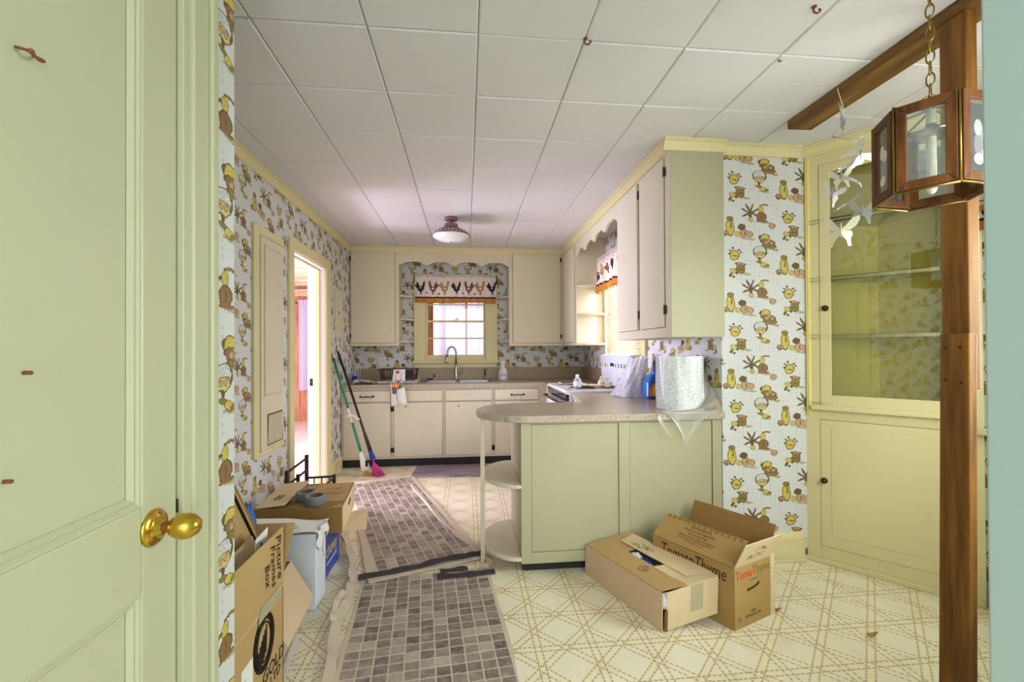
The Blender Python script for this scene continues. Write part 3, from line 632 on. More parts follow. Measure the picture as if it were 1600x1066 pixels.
for z0,z1 in ((.9,1.43),(1.47,2.0)): obj('pane',MB().box(1.19,2.01,.483,.487,z0,z1),'glass',w4)

# ------------------------------------------------------------------ cabinets
def hinge(parent,c,ax):   # ax: 'x' door face looks -y, 'y' looks -x
    x,y,z=c; mb=MB()
    if ax=='x': mb.box(x-.011,x+.011,y-.003,y,z-.024,z+.024).cyl((x,y-.005,z-.027),(x,y-.005,z+.027),.0045,8)
    else: mb.box(x-.003,x,y-.011,y+.011,z-.024,z+.024).cyl((x-.005,y,z-.027),(x-.005,y,z+.027),.0045,8)
    return obj('hinge',mb,'hinge',parent)
def doorpan(parent,name,x0,x1,y,z0,z1,ax,mat,th=.018):
    if ax=='x': mb=MB().box(x0,x1,y-th,y,z0,z1)
    else: mb=MB().box(y-th,y,x0,x1,z0,z1)
    o=obj(name,mb,mat,parent,bev=.004)
    g=.0025     # shadow line round the door, painted as a dark sheet
    if ax=='x': obj('door_gap',MB().box(x0-g,x1+g,y-.0012,y-.0002,z0-g,z1+g),'seam',o)
    else: obj('door_gap',MB().box(y-.0012,y-.0002,x0-g,x1+g,z0-g,z1+g),'seam',o)
    return o
def holes(parent,pts,ax):
    for (x,y,z) in pts:
        e=(0,-.002,0) if ax=='x' else (-.002,0,0)
        obj('screw_hole',MB().cyl((x,y,z),(x+e[0],y+e[1],z),.003,8),'gasket',parent)
UY=5.17
c1=thing('upper_cabinet','cream upper cabinet left of the sink window with hinges on its left','cabinet',(-1.045,5.46,1.293))
obj('cabinet_body',MB().box(-1.318,-.773,UY,5.458,1.293,2.428),'cream',c1,bev=.003)
dd=doorpan(c1,'cabinet_door',-1.303,-.817,UY,1.329,2.372,'x','cream'); hinge(dd,(-1.309,UY-.004,2.29),'x'); hinge(dd,(-1.309,UY-.004,1.41),'x'); holes(dd,[(-.855,UY-.018,1.50),(-.855,UY-.018,1.465)],'x')
def qshelf(cx,cy,rx,ry,sx,z,th=.022):
    poly=[(cx,cy)]+[(cx+sx*rx*math.sin(a*PI/20),cy-ry*math.cos(a*PI/20)) for a in range(0,11)]
    return MB().prism(poly,(0,0,z),(1,0,0),(0,1,0),(0,0,1),th)
for z in (1.335,1.598,1.868): obj('corner_shelf',qshelf(-.773,5.458,.142,.24,1,z),'cream',c1,bev=.003)
c2=thing('upper_cabinet','cream upper cabinet right of the sink window in the far corner','cabinet',(.82,5.46,1.288))
obj('cabinet_body',MB().box(.497,1.15,UY,5.458,1.288,2.428),'cream',c2,bev=.003)
dd=doorpan(c2,'cabinet_door',.543,1.108,UY,1.325,2.378,'x','cream'); hinge(dd,(1.118,UY-.004,2.31),'x'); hinge(dd,(1.118,UY-.004,1.40),'x'); holes(dd,[(.58,UY-.018,1.50),(.58,UY-.018,1.46)],'x')
for z in (1.335,1.598,1.868): obj('corner_shelf',qshelf(.497,5.458,.116,.24,-1,z),'cream',c2,bev=.003)
def scallop(n,length,zb,rise,zt):
    pts=[(0,zt),(0,zb)]
    sw=length/n
    for k in range(n):
        for a in range(1,13):
            t=a/12; e=min(1,math.sin(PI*min(max(t,0),1))*1.25); 
            pts.append((sw*(k+t),zb+rise*(e if a<12 else 0)))
    pts.append((length,zt)); return pts
def strip_board(pts,o,U,N,th):   # scalloped board as vertical strips so that its faces stay convex
    top=pts[0][1]; low=pts[1:-1]; mb=MB(); o=Vector(o);U=Vector(U);N=Vector(N); Z=Vector((0,0,1)); n=len(low)
    A=[o+U*x+Z*z for x,z in low]; B=[o+U*x+Z*top for x,z in low]; vs=A+B+[p+N*th for p in A]+[p+N*th for p in B]; fs=[]
    for i in range(n-1): fs += [(i,i+1,n+i+1,n+i),(2*n+i,3*n+i,3*n+i+1,2*n+i+1),(i,2*n+i,2*n+i+1,i+1),(n+i,n+i+1,3*n+i+1,3*n+i)]
    fs += [(0,n,3*n,2*n),(n-1,3*n-1,4*n-1,2*n-1)]; return mb.add(vs,fs)
single('scalloped_valance_board',strip_board(scallop(4,1.268,2.222,.046,2.428),(-.772,UY,0),(1,0,0),(0,1,0),.02),'cream','cream scalloped board joining the two cabinets above the sink window','valance board')
RX=1.15
c3=thing('upper_cabinet','narrow cream wall cabinet in the far right corner, past the scalloped opening','cabinet',(1.31,4.86,1.286))
obj('cabinet_body',MB().box(RX,1.468,4.555,5.168,1.286,2.428),'cream',c3,bev=.003)
dd=doorpan(c3,'cabinet_door',4.60,5.10,RX,1.325,2.35,'y','cream'); hinge(dd,(RX-.004,5.115,2.31),'y'); hinge(dd,(RX-.004,5.115,1.40),'y')
for z in (1.288,1.60,1.895):
    poly=[(1.432,4.555)]+[(1.432-.268*math.cos(a*PI/20),4.555-.10*math.sin(a*PI/20)) for a in range(0,11)]
    obj('corner_shelf',MB().prism(poly,(0,0,z),(1,0,0),(0,1,0),(0,0,1),.024),'cream',c3,bev=.003)
single('scalloped_valance_board',strip_board(scallop(4,1.284,2.222,.05,2.428),(RX,3.271,0),(0,1,0),(1,0,0),.02),'cream','cream scalloped board over the side window, between the two right-hand wall cabinets','valance board')
c4=thing('upper_cabinet','large cream two-door wall cabinet hanging over the peninsula counter','cabinet',(1.31,2.83,1.31))
obj('cabinet_body',MB().box(RX,1.468,2.39,3.27,1.31,2.428),'cream_worn',c4,bev=.003)
obj('shaded_end_skin',MB().box(1.152,1.469,2.386,2.3895,1.311,2.37),'cream_shaded',c4); da=doorpan(c4,'cabinet_door',2.462,2.80,RX,1.37,2.35,'y','cream_worn'); hinge(da,(RX-.004,2.450,2.27),'y'); hinge(da,(RX-.004,2.450,1.47),'y')  # thin slab added over the cabinet end to carry the shaded cream
db=doorpan(c4,'cabinet_door',2.848,3.225,RX,1.37,2.35,'y','cream_worn'); hinge(db,(RX-.004,2.838,2.27),'y'); hinge(db,(RX-.004,2.838,1.47),'y')
# base run under the sink
BY=4.80
def toe(parent,x0,x1): obj('toe_kick',MB().box(x0,x1,BY+.045,BY+.07,0,.092),'black',parent)
def pull(parent,x,z,y):
    return obj('pull_handle',MB().tube(smoothpath([(x-.07,y,z),(x-.062,y-.018,z),(x-.02,y-.022,z-.004),(x,y-.022,z+.003),(x+.02,y-.022,z-.004),(x+.062,y-.018,z),(x+.07,y,z)],4),.0055,8).lathe([(.012,0),(.009,.004)],(x-.066,y,z),(0,-1,0),12).lathe([(.012,0),(.009,.004)],(x+.066,y,z),(0,-1,0),12),'hinge',parent)
b1=thing('base_cabinet','cream base cabinet in the left corner with one bar-handled drawer, behind the brooms','cabinet',(-1.05,5.45,0))
obj('cabinet_body',MB().box(-1.316,-.79,BY,5.455,.09,.838),'cream_worn',b1,bev=.002); toe(b1,-1.31,-.79)
dr=doorpan(b1,'drawer_front',-1.29,-.809,BY,.70,.815,'x','cream_worn'); pull(dr,-1.05,.757,BY-.018)
dd=doorpan(b1,'cabinet_door',-1.29,-.809,BY,.118,.688,'x','cream_worn'); hinge(dd,(-.800,BY-.004,.62),'x'); hinge(dd,(-.800,BY-.004,.185),'x')
b2=thing('base_cabinet','wide cream sink cabinet with two doors and two blank fronts under the tap','cabinet',(-.25,5.45,0))
obj('cabinet_body',MB().box(-.79,.283,BY,BY+.02,.09,.838).box(-.79,-.772,BY+.02,5.455,.09,.838).box(.265,.283,BY+.02,5.455,.09,.838).box(-.772,.265,BY+.02,5.455,.09,.11),'cream_worn',b2,bev=.002); toe(b2,-.79,.283)
for x0,x1,hx,kx in ((-.769,-.265,-.779,-.645),(-.231,.265,.276,-.09)):
    fr=doorpan(b2,'false_drawer_front',x0,x1,BY,.70,.815,'x','cream_worn'); xm=(x0+x1)/2; holes(fr,[(xm-.05,BY-.018,.757),(xm+.03,BY-.018,.757)],'x')
    dd=doorpan(b2,'cabinet_door',x0,x1,BY,.118,.688,'x','cream_worn'); hinge(dd,(hx,BY-.004,.62),'x'); hinge(dd,(hx,BY-.004,.185),'x')
    obj('knob_plate',MB().lathe([(.012,0),(.01,.003),(0,.004)],(kx,BY-.018,.645),(0,-1,0),14),'steel',dd)
b3=thing('base_cabinet','cream base cabinet right of the sink, partly behind the peninsula end','cabinet',(.55,5.45,0))
obj('cabinet_body',MB().box(.283,.86,BY,5.455,.09,.838),'cream_worn',b3,bev=.002); toe(b3,.283,.86)
dr=doorpan(b3,'drawer_front',.30,.78,BY,.70,.815,'x','cream_worn'); pull(dr,.55,.757,BY-.018)
dd=doorpan(b3,'cabinet_door',.30,.78,BY,.118,.688,'x','cream_worn'); hinge(dd,(.291,BY-.004,.185),'x')
b4=thing('base_cabinet','cream corner base cabinet between the stove and the back counter','cabinet',(1.17,4.6,0))
obj('cabinet_body',MB().box(.862,1.468,4.37,5.455,.09,.838),'cream',b4,bev=.002); obj('toe_kick',MB().box(.90,1.46,4.40,5.40,0,.09),'black',b4)
cb_=MB().box(-1.316,-.47,4.772,5.458,.84,.88).box(.27,1.468,4.772,5.458,.84,.88).box(-.47,.27,4.772,4.93,.84,.88).box(-.47,.27,5.36,5.458,.84,.88).box(.84,1.468,4.37,4.772,.84,.88)
single('back_countertop',cb_,'laminate','mottled grey-tan laminate countertop along the back wall with the sink','countertop')
bs=thing('backsplash','brown stone-look splash strip along the wall behind the sink','backsplash',(0,5.45,.88))
obj('back_strip',MB().box(-1.316,1.455,5.444,5.458,.881,1.03),'splash',bs,bev=.002); obj('side_strip',MB().box(1.455,1.468,4.37,5.444,.881,1.035),'splash',bs,bev=.002)
single('backsplash',MB().box(1.455,1.468,2.56,3.53,.881,1.035),'splash','brown stone-look splash strip on the side wall behind the bubble wrap roll','backsplash',bev=.002)
# sink
sk=thing('kitchen_sink','stainless double-bowl sink set in the back counter','sink',(-.1,5.14,.88))
rim=MB().box(-.49,.29,4.91,4.945,.878,.886).box(-.49,.29,5.34,5.385,.878,.886).box(-.49,-.455,4.945,5.34,.878,.886).box(.255,.29,4.945,5.34,.878,.886).box(-.125,-.085,4.945,5.34,.878,.886); obj('rim',rim,'sink',sk,bev=.003)
for x0,x1 in ((-.455,-.125),(-.085,.255)):
    obj('bowl',MB().add([(x0,4.945,.88),(x1,4.945,.88),(x1,5.34,.88),(x0,5.34,.88),(x0+.03,4.975,.72),(x1-.03,4.975,.72),(x1-.03,5.31,.72),(x0+.03,5.31,.72)],[(0,4,5,1),(1,5,6,2),(2,6,7,3),(3,7,4,0),(4,7,6,5)]),'sink',sk)
    obj('drain',MB().lathe([(.04,0),(.035,.004),(.0,.002)],((x0+x1)/2,5.14,.7205),(0,0,1),18),'steel',sk)
fc=thing('kitchen_faucet','brushed gooseneck pull-down faucet behind the sink','faucet',(-.13,5.36,.886))
obj('base_column',MB().lathe([(.028,0),(.026,.01),(.021,.02),(.02,.10),(.016,.16),(.011,.19)],(-.13,5.365,.886),(0,0,1),18),'steel',fc)
obj('gooseneck',MB().tube([(-.13,5.365,1.06),(-.13,5.365,1.20)]+[(-.13-.052*(1-math.cos(a)),5.365-.03*(1-math.cos(a)),1.20+.085*math.sin(a)) for a in [k*PI/14 for k in range(1,15)]]+[(-.236,5.303,1.17)],.0105,12),'steel',fc)
obj('spray_head',MB().lathe([(.011,0),(.015,.02),(.018,.07),(.017,.085),(.0,.086)],(-.236,5.303,1.175),(-.08,-.03,-1),16),'steel',fc)
obj('lever_handle',MB().tube([(-.115,5.36,.965),(-.075,5.35,.965)],.012,10).tube([(-.082,5.35,.968),(-.058,5.348,.99),(-.05,5.347,1.03)],[.007,.006,.005],8),'steel',fc)
sp=thing('side_sprayer','small chrome side sprayer to the right of the faucet','sprayer',(.42,5.36,.88))
obj('holder',MB().lathe([(.024,0),(.022,.008),(.014,.02),(.012,.05)],(.22,5.372,.886),(0,0,1),14),'steel',sp); obj('spray_wand',MB().tube([(.22,5.372,.93),(.221,5.37,.99),(.225,5.36,1.012),(.25,5.335,1.018)],[.011,.012,.014,.010],10),'steel',sp)
sp.location=(.22,5.372,.886)
for ch in sp.children: ch.location = Vector((.42,5.36,.88))-Vector((.22,5.372,.886))
# wall outlet
ou=thing('wall_outlet','white double outlet and switch plate on the wallpaper left of the sink window','outlet',(-1.0,5.46,1.11))
obj('cover_plate',MB().box(-1.055,-.965,5.452,5.46,1.055,1.165),'plastic_w',ou,bev=.003); obj('socket',MB().box(-1.035,-1.015,5.449,5.453,1.085,1.135),'plastic_c',ou); obj('socket',MB().box(-1.003,-.983,5.449,5.453,1.085,1.135),'plastic_c',ou)

# ------------------------------------------------------------------ peninsula
pn=thing('peninsula_cabinet','cream panelled peninsula cabinet with round end shelves','cabinet',(.9,2.7,0))
PY=2.42
obj('cabinet_body',MB().box(.295,1.466,PY+.012,2.98,.06,.84),'cream_shaded',pn)
fr=MB().box(.295,.353,PY,PY+.012,.06,.84).box(.852,.915,PY,PY+.012,.12,.828).box(1.409,1.466,PY,PY+.012,.06,.84).box(.353,1.409,PY,PY+.012,.828,.84).box(.353,1.409,PY,PY+.012,.06,.12)
obj('face_frame',fr,'cream_shaded',pn,bev=.0015)
for x0,x1 in ((.353,.852),(.915,1.409)): obj('inset_panel',MB().box(x0+.003,x1-.003,PY+.006,PY+.013,.123,.825),'cream_shaded',pn,bev=.001)
obj('toe_kick',MB().box(.31,1.46,PY+.05,2.94,0,.06),'black',pn)
def pshelf(z):
    poly=[(.295-.205*math.sin(a*PI/24),2.70-.285*math.cos(a*PI/24)) for a in range(0,25)]
    return MB().prism(poly,(0,0,z),(1,0,0),(0,1,0),(0,0,1),.02)
for z in (.075,.475): obj('end_shelf',pshelf(z),'cream',pn,bev=.004)
obj('corner_post',MB().box(.077,.102,2.60,2.625,0,.84),'cream',pn,bev=.002)
b5=thing('base_cabinet','cream base cabinet between the stove and the peninsula','cabinet',(1.2,3.2,0))
obj('cabinet_body',MB().box(.87,1.466,2.985,3.525,.09,.838),'cream',b5,bev=.002); obj('toe_kick',MB().box(.92,1.46,2.99,3.52,0,.09),'black',b5); obj('cabinet_door',MB().box(.852,.87,3.02,3.49,.12,.82),'cream',b5,bev=.003)
poly=[(1.468,2.385)]+[(.36-.305*math.sin(a*PI/28),2.69-.305*math.cos(a*PI/28)) for a in range(0,29)]+[(.79,2.995),(.86,3.53),(1.468,3.53)]
def fanprism(poly,z,th,ctr):
    n=len(poly); vs=[(x,y,z) for x,y in poly]+[(x,y,z+th) for x,y in poly]
    return MB().add(vs,[tuple(reversed(range(n))),tuple(range(n,2*n))]+[(i,(i+1)%n,n+(i+1)%n,n+i) for i in range(n)])
single('peninsula_countertop',fanprism(poly,.841,.039,None),'laminate','mottled grey-tan laminate peninsula counter with a rounded end','countertop',bev=.004)
# stove
st=thing('stove','white electric stove with a raised control panel against the side wall','stove',(1.1,3.95,0))
SY0,SY1,SX=3.555,4.36,.815
obj('oven_body',MB().box(SX+.02,1.45,SY0,SY1,.04,.885),'white_en',st,bev=.006)
obj('cooktop',MB().box(SX-.012,1.45,SY0-.003,SY1+.003,.885,.908),'white_en',st,bev=.008)
od=obj('oven_door',MB().box(SX-.018,SX+.018,SY0+.01,SY1-.01,.24,.80),'white_en',st,bev=.006); obj('oven_window',MB().box(SX-.020,SX-.017,SY0+.16,SY1-.16,.36,.66),'dark_glass',od)
obj('door_handle',MB().tube([(SX-.018,SY0+.05,.80),(SX-.055,SY0+.05,.80),(SX-.055,SY1-.05,.80),(SX-.018,SY1-.05,.80)],.011,8),'blackp',od)
obj('vent_strip',MB().box(SX-.008,SX+.02,SY0+.005,SY1-.005,.815,.872),'dark_glass',st); obj('storage_drawer',MB().box(SX-.012,SX+.018,SY0+.01,SY1-.01,.06,.225),'white_en',st,bev=.005); obj('drawer_recess',MB().box(SX-.014,SX-.011,SY0+.06,SY1-.06,.185,.215),'dark_glass',st)
cp=obj('control_panel',MB().hexa([(1.36,SY0,.905),(1.45,SY0,.905),(1.45,SY1,.905),(1.36,SY1,.905)],[(1.345,SY0,1.19),(1.43,SY0,1.20),(1.43,SY1,1.20),(1.345,SY1,1.19)]),'panel_grey',st,bev=.01)
for y in (4.24,4.14,3.86,3.78,3.70,3.62): obj('control_knob',MB().lathe([(.019,0),(.018,.012),(.012,.018),(0,.018)],(1.351,y,1.095),(-1,0,.05),14),'plastic_w',cp); 
for y in (4.24,4.14,3.86,3.78,3.70,3.62): obj('knob_pointer',MB().box(1.328,1.335,y-.003,y+.003,1.08,1.112),'ink_grey',cp)
obj('clock_display',MB().box(1.345,1.352,3.96,4.05,1.085,1.115),'dark_glass',cp)
for (x,y,r) in ((1.0,3.76,.10),(1.0,4.15,.08),(1.24,3.76,.08),(1.24,4.15,.10)):
    mb=MB(); pts=[]
    for a in range(0,80): t=a/79; th=t*3.2*2*PI; rr=.025+(r-.025)*t; pts.append((x+rr*math.cos(th),y+rr*math.sin(th),.915))
    mb.tube(pts,.0045,6); obj('burner_coil',mb,'iron',st)
    obj('drip_pan',MB().lathe([(r+.02,0),(r+.012,.004),(r*.3,.001)],(x,y,.908),(0,0,1),24),'sink',st)
# ------------------------------------------------------------------ corner cabinet
iv=-nv
def cc(t,d,z): q=p0+dv*t+iv*d; return (q.x,q.y,z)
kk=thing('corner_china_cabinet','built-in corner china cabinet with one glazed door above a panelled door','cabinet',(2.25,2.2,0))
mb=MB(); mb.xf=cc
mb.box(.0,.085,0,.02,0,2.428).box(.64,.735,0,.02,0,2.428).box(.085,.64,0,.02,2.306,2.428).box(.085,.64,0,.02,.831,.909).box(.085,.64,0,.02,0,.101)
obj('face_frame',mb,'trim',kk,bev=.001)
mb=MB(); mb.xf=cc; mb.box(.04,.705,-.03,0,.885,.912); obj('ledge_moulding',mb,'trim',kk,bev=.006)
mb=MB(); mb.xf=cc; mb.box(0,.73,-.014,0,0,.028); obj('shoe_moulding',mb,'trim',kk,bev=.005)
mb=MB(); mb.xf=cc; mb.box(.087,.14,-.004,.016,.911,2.304).box(.597,.638,-.004,.016,.911,2.304).box(.14,.597,-.004,.016,2.255,2.304).box(.14,.597,-.004,.016,.911,.973)
gd=obj('glazed_door',mb,'trim',kk,bev=.002)
mb=MB(); mb.xf=cc; mb.box(.14,.597,.004,.007,.973,2.255); obj('glass_pane',mb,'cab_glass',gd)
def knob(parent,t,z):
    a=Vector(cc(t,-.004,z)); obj('knob',MB().lathe([(.017,0),(.017,.003),(.008,.006),(.007,.014),(.013,.02),(.014,.026),(.009,.031),(0,.032)],a,nv,18),'hinge',parent)
knob(gd,.113,1.472)
mb=MB(); mb.xf=cc; mb.box(.085,.638,-.004,.016,.103,.829); pd=obj('panelled_door',mb,'trim',kk,bev=.002)
mb=MB(); mb.xf=cc; mb.box(.135,.59,-.0065,-.002,.168,.789); obj('raised_panel',mb,'trim',pd,bev=.004)
mb=MB(); mb.xf=cc; mb.box(.081,.642,.0165,.0185,.099,.833); obj('door_gap',mb,'gasket',pd)
knob(pd,.101,.48)
A=Vector(cc(.02,.02,0)); B=Vector(cc(.715,.02,0)); Cn=Vector((2.455,2.405,0)); A2=Vector((1.995,2.405,0)); B2=Vector((2.455,1.90,0))
def wallq(a,b,z0,z1,th=.006): 
    a=Vector((a.x,a.y,z0)); b=Vector((b.x,b.y,z0)); return MB().slab(a,b,b+Vector((0,0,z1-z0)),a+Vector((0,0,z1-z0)),th)
mb=wallq(A,A2,.85,2.42); mb2=wallq(A2,Cn,.85,2.42); mb3=wallq(Cn,B2,.85,2.42); mb.add(mb2.v,mb2.f); mb.add(mb3.v,mb3.f); obj('cabinet_lining',mb,'cab_in',kk)
for z in (.905,1.300,1.632,1.968):
    poly=[A,A2,Cn,B2,B]; n=5
    vs=[(p.x,p.y,z) for p in poly]+[(p.x,p.y,z+.02) for p in poly]
    obj('shelf',MB().add(vs,[tuple(reversed(range(n))),tuple(range(n,2*n))]+[(i,(i+1)%n,n+(i+1)%n,n+i) for i in range(n)]),'trim',kk)
# built-in ironing board cupboard and fuse box
ib=thing('ironing_board_cupboard','tall narrow cream built-in cupboard with a louvred vent, on the left wall','cupboard',(XL,3.09,.56))
obj('frame',MB().box(XL,XL+.018,2.868,2.94,.57,2.04).box(XL,XL+.018,2.94,3.315,1.985,2.04).box(XL,XL+.018,2.94,3.315,.57,.60),'trim',ib,bev=.003)
dd=obj('cupboard_door',MB().box(XL,XL+.024,2.945,3.29,.603,1.98),'cream',ib,bev=.003); obj('door_panel',mould(2.985,3.25,.95,1.93,XL+.022,.016,.010),'cream',dd)
obj('vent_backing',MB().box(XL+.022,XL+.025,3.03,3.27,.62,.83),'core',dd)
sl=None
for k in range(9):
    y=3.045+k*.025
    if sl is None: sl=obj('louvre',MB().slab((XL+.024,3.034,.63),(XL+.024,3.05,.63),(XL+.031,3.05,.82),(XL+.031,3.034,.82),.004),'cream',dd)
    else: share(sl,'louvre',dd,(0,k*.025,0))
hinge(ib,(XL+.022,3.297,1.80),'y'); hinge(ib,(XL+.022,3.297,.75),'y')
fb=thing('fuse_box','flush cream fuse box cover on the wallpaper beside the left corner cabinet','fuse box',(XL,4.72,1.38))
obj('cover',MB().box(XL,XL+.012,4.596,4.845,1.38,1.876),'cream',fb,bev=.003); obj('access_door',MB().box(XL+.012,XL+.018,4.65,4.80,1.45,1.82),'cream',fb,bev=.003); obj('catch',MB().sphere((XL+.02,4.68,1.63),.006,.006,.012,10,6),'hinge',fb)

# ------------------------------------------------------------------ post, beam, lantern, mobile
single('ceiling_beam',MB().hexa([(1.672,1.0,2.388),(1.80,1.0,2.388),(1.806,2.14,2.388),(1.676,2.145,2.388)],[(1.672,1.0,2.43),(1.80,1.0,2.43),(1.806,2.14,2.43),(1.676,2.145,2.43)]),'beam','flat brown stained board fixed along the ceiling above the wooden post','beam',bev=.004)
po=thing('wooden_post','brown post of two lapped stained boards standing before the corner cabinet','post',(1.69,1.36,0))
obj('upper_board',MB().box(1.68,1.724,1.318,1.402,1.10,2.388),'post',po,bev=.003)
lb=obj('lower_board',MB().hexa([(1.654,1.306,0),(1.6795,1.306,0),(1.6795,1.408,0),(1.654,1.408,0)],[(1.648,1.294,1.288),(1.6795,1.294,1.288),(1.6795,1.384,1.288),(1.648,1.384,1.288)]),'post',po,bev=.003)
for (y,z) in ((1.366,1.243),(1.319,1.243),(1.366,1.130),(1.318,1.124)): obj('nail',MB().lathe([(.0045,0),(.0045,.002),(0,.003)],(1.6485,y,z),(-1,0,0),10),'gasket',lb)
LC=Vector((1.364,1.163,0)); LR=.135; LA=math.radians(5)
la=thing('pendant_lantern','six-sided wooden lantern with etched glass panes hanging on a brass chain','pendant lamp',(LC.x,LC.y,1.685))
lv=[LC+LR*Vector((math.cos(LA+k*PI/3),math.sin(LA+k*PI/3),0)) for k in range(6)]
for k in range(6):
    a=lv[k]; b=lv[(k+1)%6]; U=(b-a).normalized(); wd=(b-a).length; N=Vector((U.y,-U.x,0)); o=a+Vector((0,0,1.688)); H=.243; e=.004; f=.024; th=.018
    def pc(x,y,z,o=o,U=U,N=N): q=o+U*x+N*(y-.012); return (q.x,q.y,q.z+z)
    mb=MB(); mb.xf=pc
    x0,x1=e,wd-e; zt=.012
    for q in (((x0,0),(x1,0),(x1-f,f),(x0+f,f)),((x1,0),(x1,H),(x1-f,H-f),(x1-f,f)),((x1,H),(x0,H),(x0+f,H-f),(x1-f,H-f)),((x0,H),(x0,0),(x0+f,f),(x0+f,H-f))):
        mb.hexa([(p[0],0,p[1]) for p in q],[(p[0],th,p[1]) for p in q])
    fr=obj('panel_frame',mb,'lantern_wood',la,bev=.002)
    mb=MB(); mb.xf=pc; mb.box(x0+f-.002,x1-f+.002,.007,.010,f-.002,H-f+.002); gp=obj('glass_pane',mb,'etched',fr)
    mb=MB(); mb.xf=pc; cx=(x0+x1)/2
    for (dx,dz,rx,rz) in ((0,.10,.020,.035),(-.006,.145,.014,.022),(.012,.13,.012,.018),(-.004,.06,.017,.016),(.015,.075,.009,.014)):
        mb.add([(cx+dx+rx*math.cos(t*PI/7),.0115,dz+rz*math.sin(t*PI/7)) for t in range(14)],[tuple(range(14))])
    obj('etched_flower',mb,'frost',fr)
    mb=MB(); mb.cyl((a.x,a.y,1.684),(a.x,a.y,1.936),.0035,8); obj('brass_rod',mb,'brass_dull',la)
ring=[(p.x,p.y,1.684) for p in lv]
for k in range(6):
    obj('bottom_rail',MB().tube([ring[k],ring[(k+1)%6]],.0035,6),'brass_dull',la)
    obj('roof_arm',MB().tube([(lv[k].x,lv[k].y,1.934),(LC.x+(lv[k].x-LC.x)*.3,LC.y+(lv[k].y-LC.y)*.3,1.938),(LC.x,LC.y,1.945)],.003,6),'brass_dull',la)
obj('lamp_cup',MB().lathe([(.0,.0),(.05,.004),(.058,.012),(.02,.026),(.012,.04)],(LC.x,LC.y,1.86),(0,0,1),22),'steel',la)
obj('candle_tube',MB().cyl((LC.x,LC.y,1.73),(LC.x,LC.y,1.945),.012,14),'ceramic',la); obj('bulb',MB().sphere((LC.x,LC.y,1.715),.014,.014,.022,12,8),'milk',la)
obj('hanging_loop',MB().tube([(LC.x+.022*math.cos(t*PI/12),LC.y-.010*math.cos(t*PI/12),1.962+.022*math.sin(t*PI/12)) for t in range(24)],.003,6,True),'brass_dull',la)
z=1.985; k=0
def link(z,k):
    h=.021; w_=.0095; a=PI*.5*k+.5
    return MB().tube([(LC.x+w_*math.cos(t*PI/8)*math.cos(a),LC.y+w_*math.cos(t*PI/8)*math.sin(a),z+h*math.sin(t*PI/8)) for t in range(16)],.0022,6,True)
ch=thing('lantern_chain','aged brass link chain from the ceiling down to the wooden lantern','chain',(LC.x,LC.y,1.96))
ls=[obj('chain_link',link(1.998,0),'brass_dull',ch),obj('chain_link',link(1.998+.034,1),'brass_dull',ch)]
zz=1.998+.034*2; k=2
while zz<2.425: share(ls[k%2],'chain_link',ch,(0,0,.034*(k-(k%2)))); zz+=.034; k+=1
obj('ceiling_hook',MB().lathe([(.02,0),(.016,-.008),(.004,-.012),(.003,-.03)],(LC.x,LC.y,2.43),(0,0,1),12),'brass_dull',ch)

MX,MY=1.690,1.80
mo=thing('butterfly_mobile','clear spiral mobile hung with plastic butterflies from the ceiling beam','mobile',(MX,MY,1.76))
obj('cord',MB().tube(smoothpath([(MX-.022,MY+.02,2.415),(MX-.024,MY+.012,2.385),(MX-.012,MY+.006,2.33),(MX-.008,MY,2.27)],5),.0018,6),'ceramic',mo)
sp_=[]
for i in range(90):
    t=i/89; a=2*PI*2.1*t+2.4; r=.052; sp_.append((MX+r*math.cos(a),MY+r*math.sin(a),2.20-.36*t))
mb=MB(); vs=[];fs=[]
for i,p in enumerate(sp_):
    h=.007*math.sin(PI*min(1,max(0,(i+3)/95)))+.001; vs += [(p[0],p[1],p[2]-h),(p[0],p[1],p[2]+h)]
for i in range(len(sp_)-1): fs.append((2*i,2*i+2,2*i+3,2*i+1))
mb.add(vs,fs,True); obj('spiral_ribbon',mb,'butter',mo,thick=.0012)
obj('top_thread',MB().tube([(MX-.008,MY,2.27),sp_[0]],.0008,4),'butter',mo)
def butterfly(c,s,yaw,tilt,mat):
    up_=[(0,.0),(.10,.12),(.32,.42),(.52,.50),(.56,.38),(.46,.16),(.30,.02),(.12,-.03)]; lo=[(0,-.02),(.12,-.03),(.30,-.02),(.36,-.16),(.30,-.32),(.34,-.56),(.24,-.58),(.18,-.36),(.06,-.22)]
    mb=MB(); c=Vector(c); R=Matrix.Rotation(yaw,3,'Z')@Matrix.Rotation(tilt,3,'Y')
    for sgn in (1,-1):
        for poly in (up_,lo):
            fold=Matrix.Rotation(sgn*.35,3,'Z'); pts=[c+R@(fold@Vector((sgn*x*s,0,z*s))) for x,z in poly]
            ctr=sum(pts,Vector())/len(pts); n=len(pts); mb.add(pts+[ctr],[(i,(i+1)%n,n) for i in range(n)])
    return mb
for (x,y,z,s,yw,tl,mt) in ((MX-.006,MY,2.268,.11,.75,.2,'butter'),(MX+.05,MY-.02,2.105,.12,-.5,1.0,'butter'),(MX-.045,MY-.02,1.995,.085,-.6,-.1,'butter_y'),(MX-.05,MY+.02,1.94,.10,-.3,.4,'butter'),(MX+.055,MY-.02,1.852,.105,-.8,.1,'butter'),(MX-.04,MY-.01,1.765,.125,-.75,.05,'butter_y')):
    bf=obj('butterfly',butterfly((x,y,z),s,yw,tl,mt),mt,mo,thick=.0015)
    obj('butterfly_body',MB().sphere((x,y,z),.003,.003,s*.28,8,6),mt,bf)
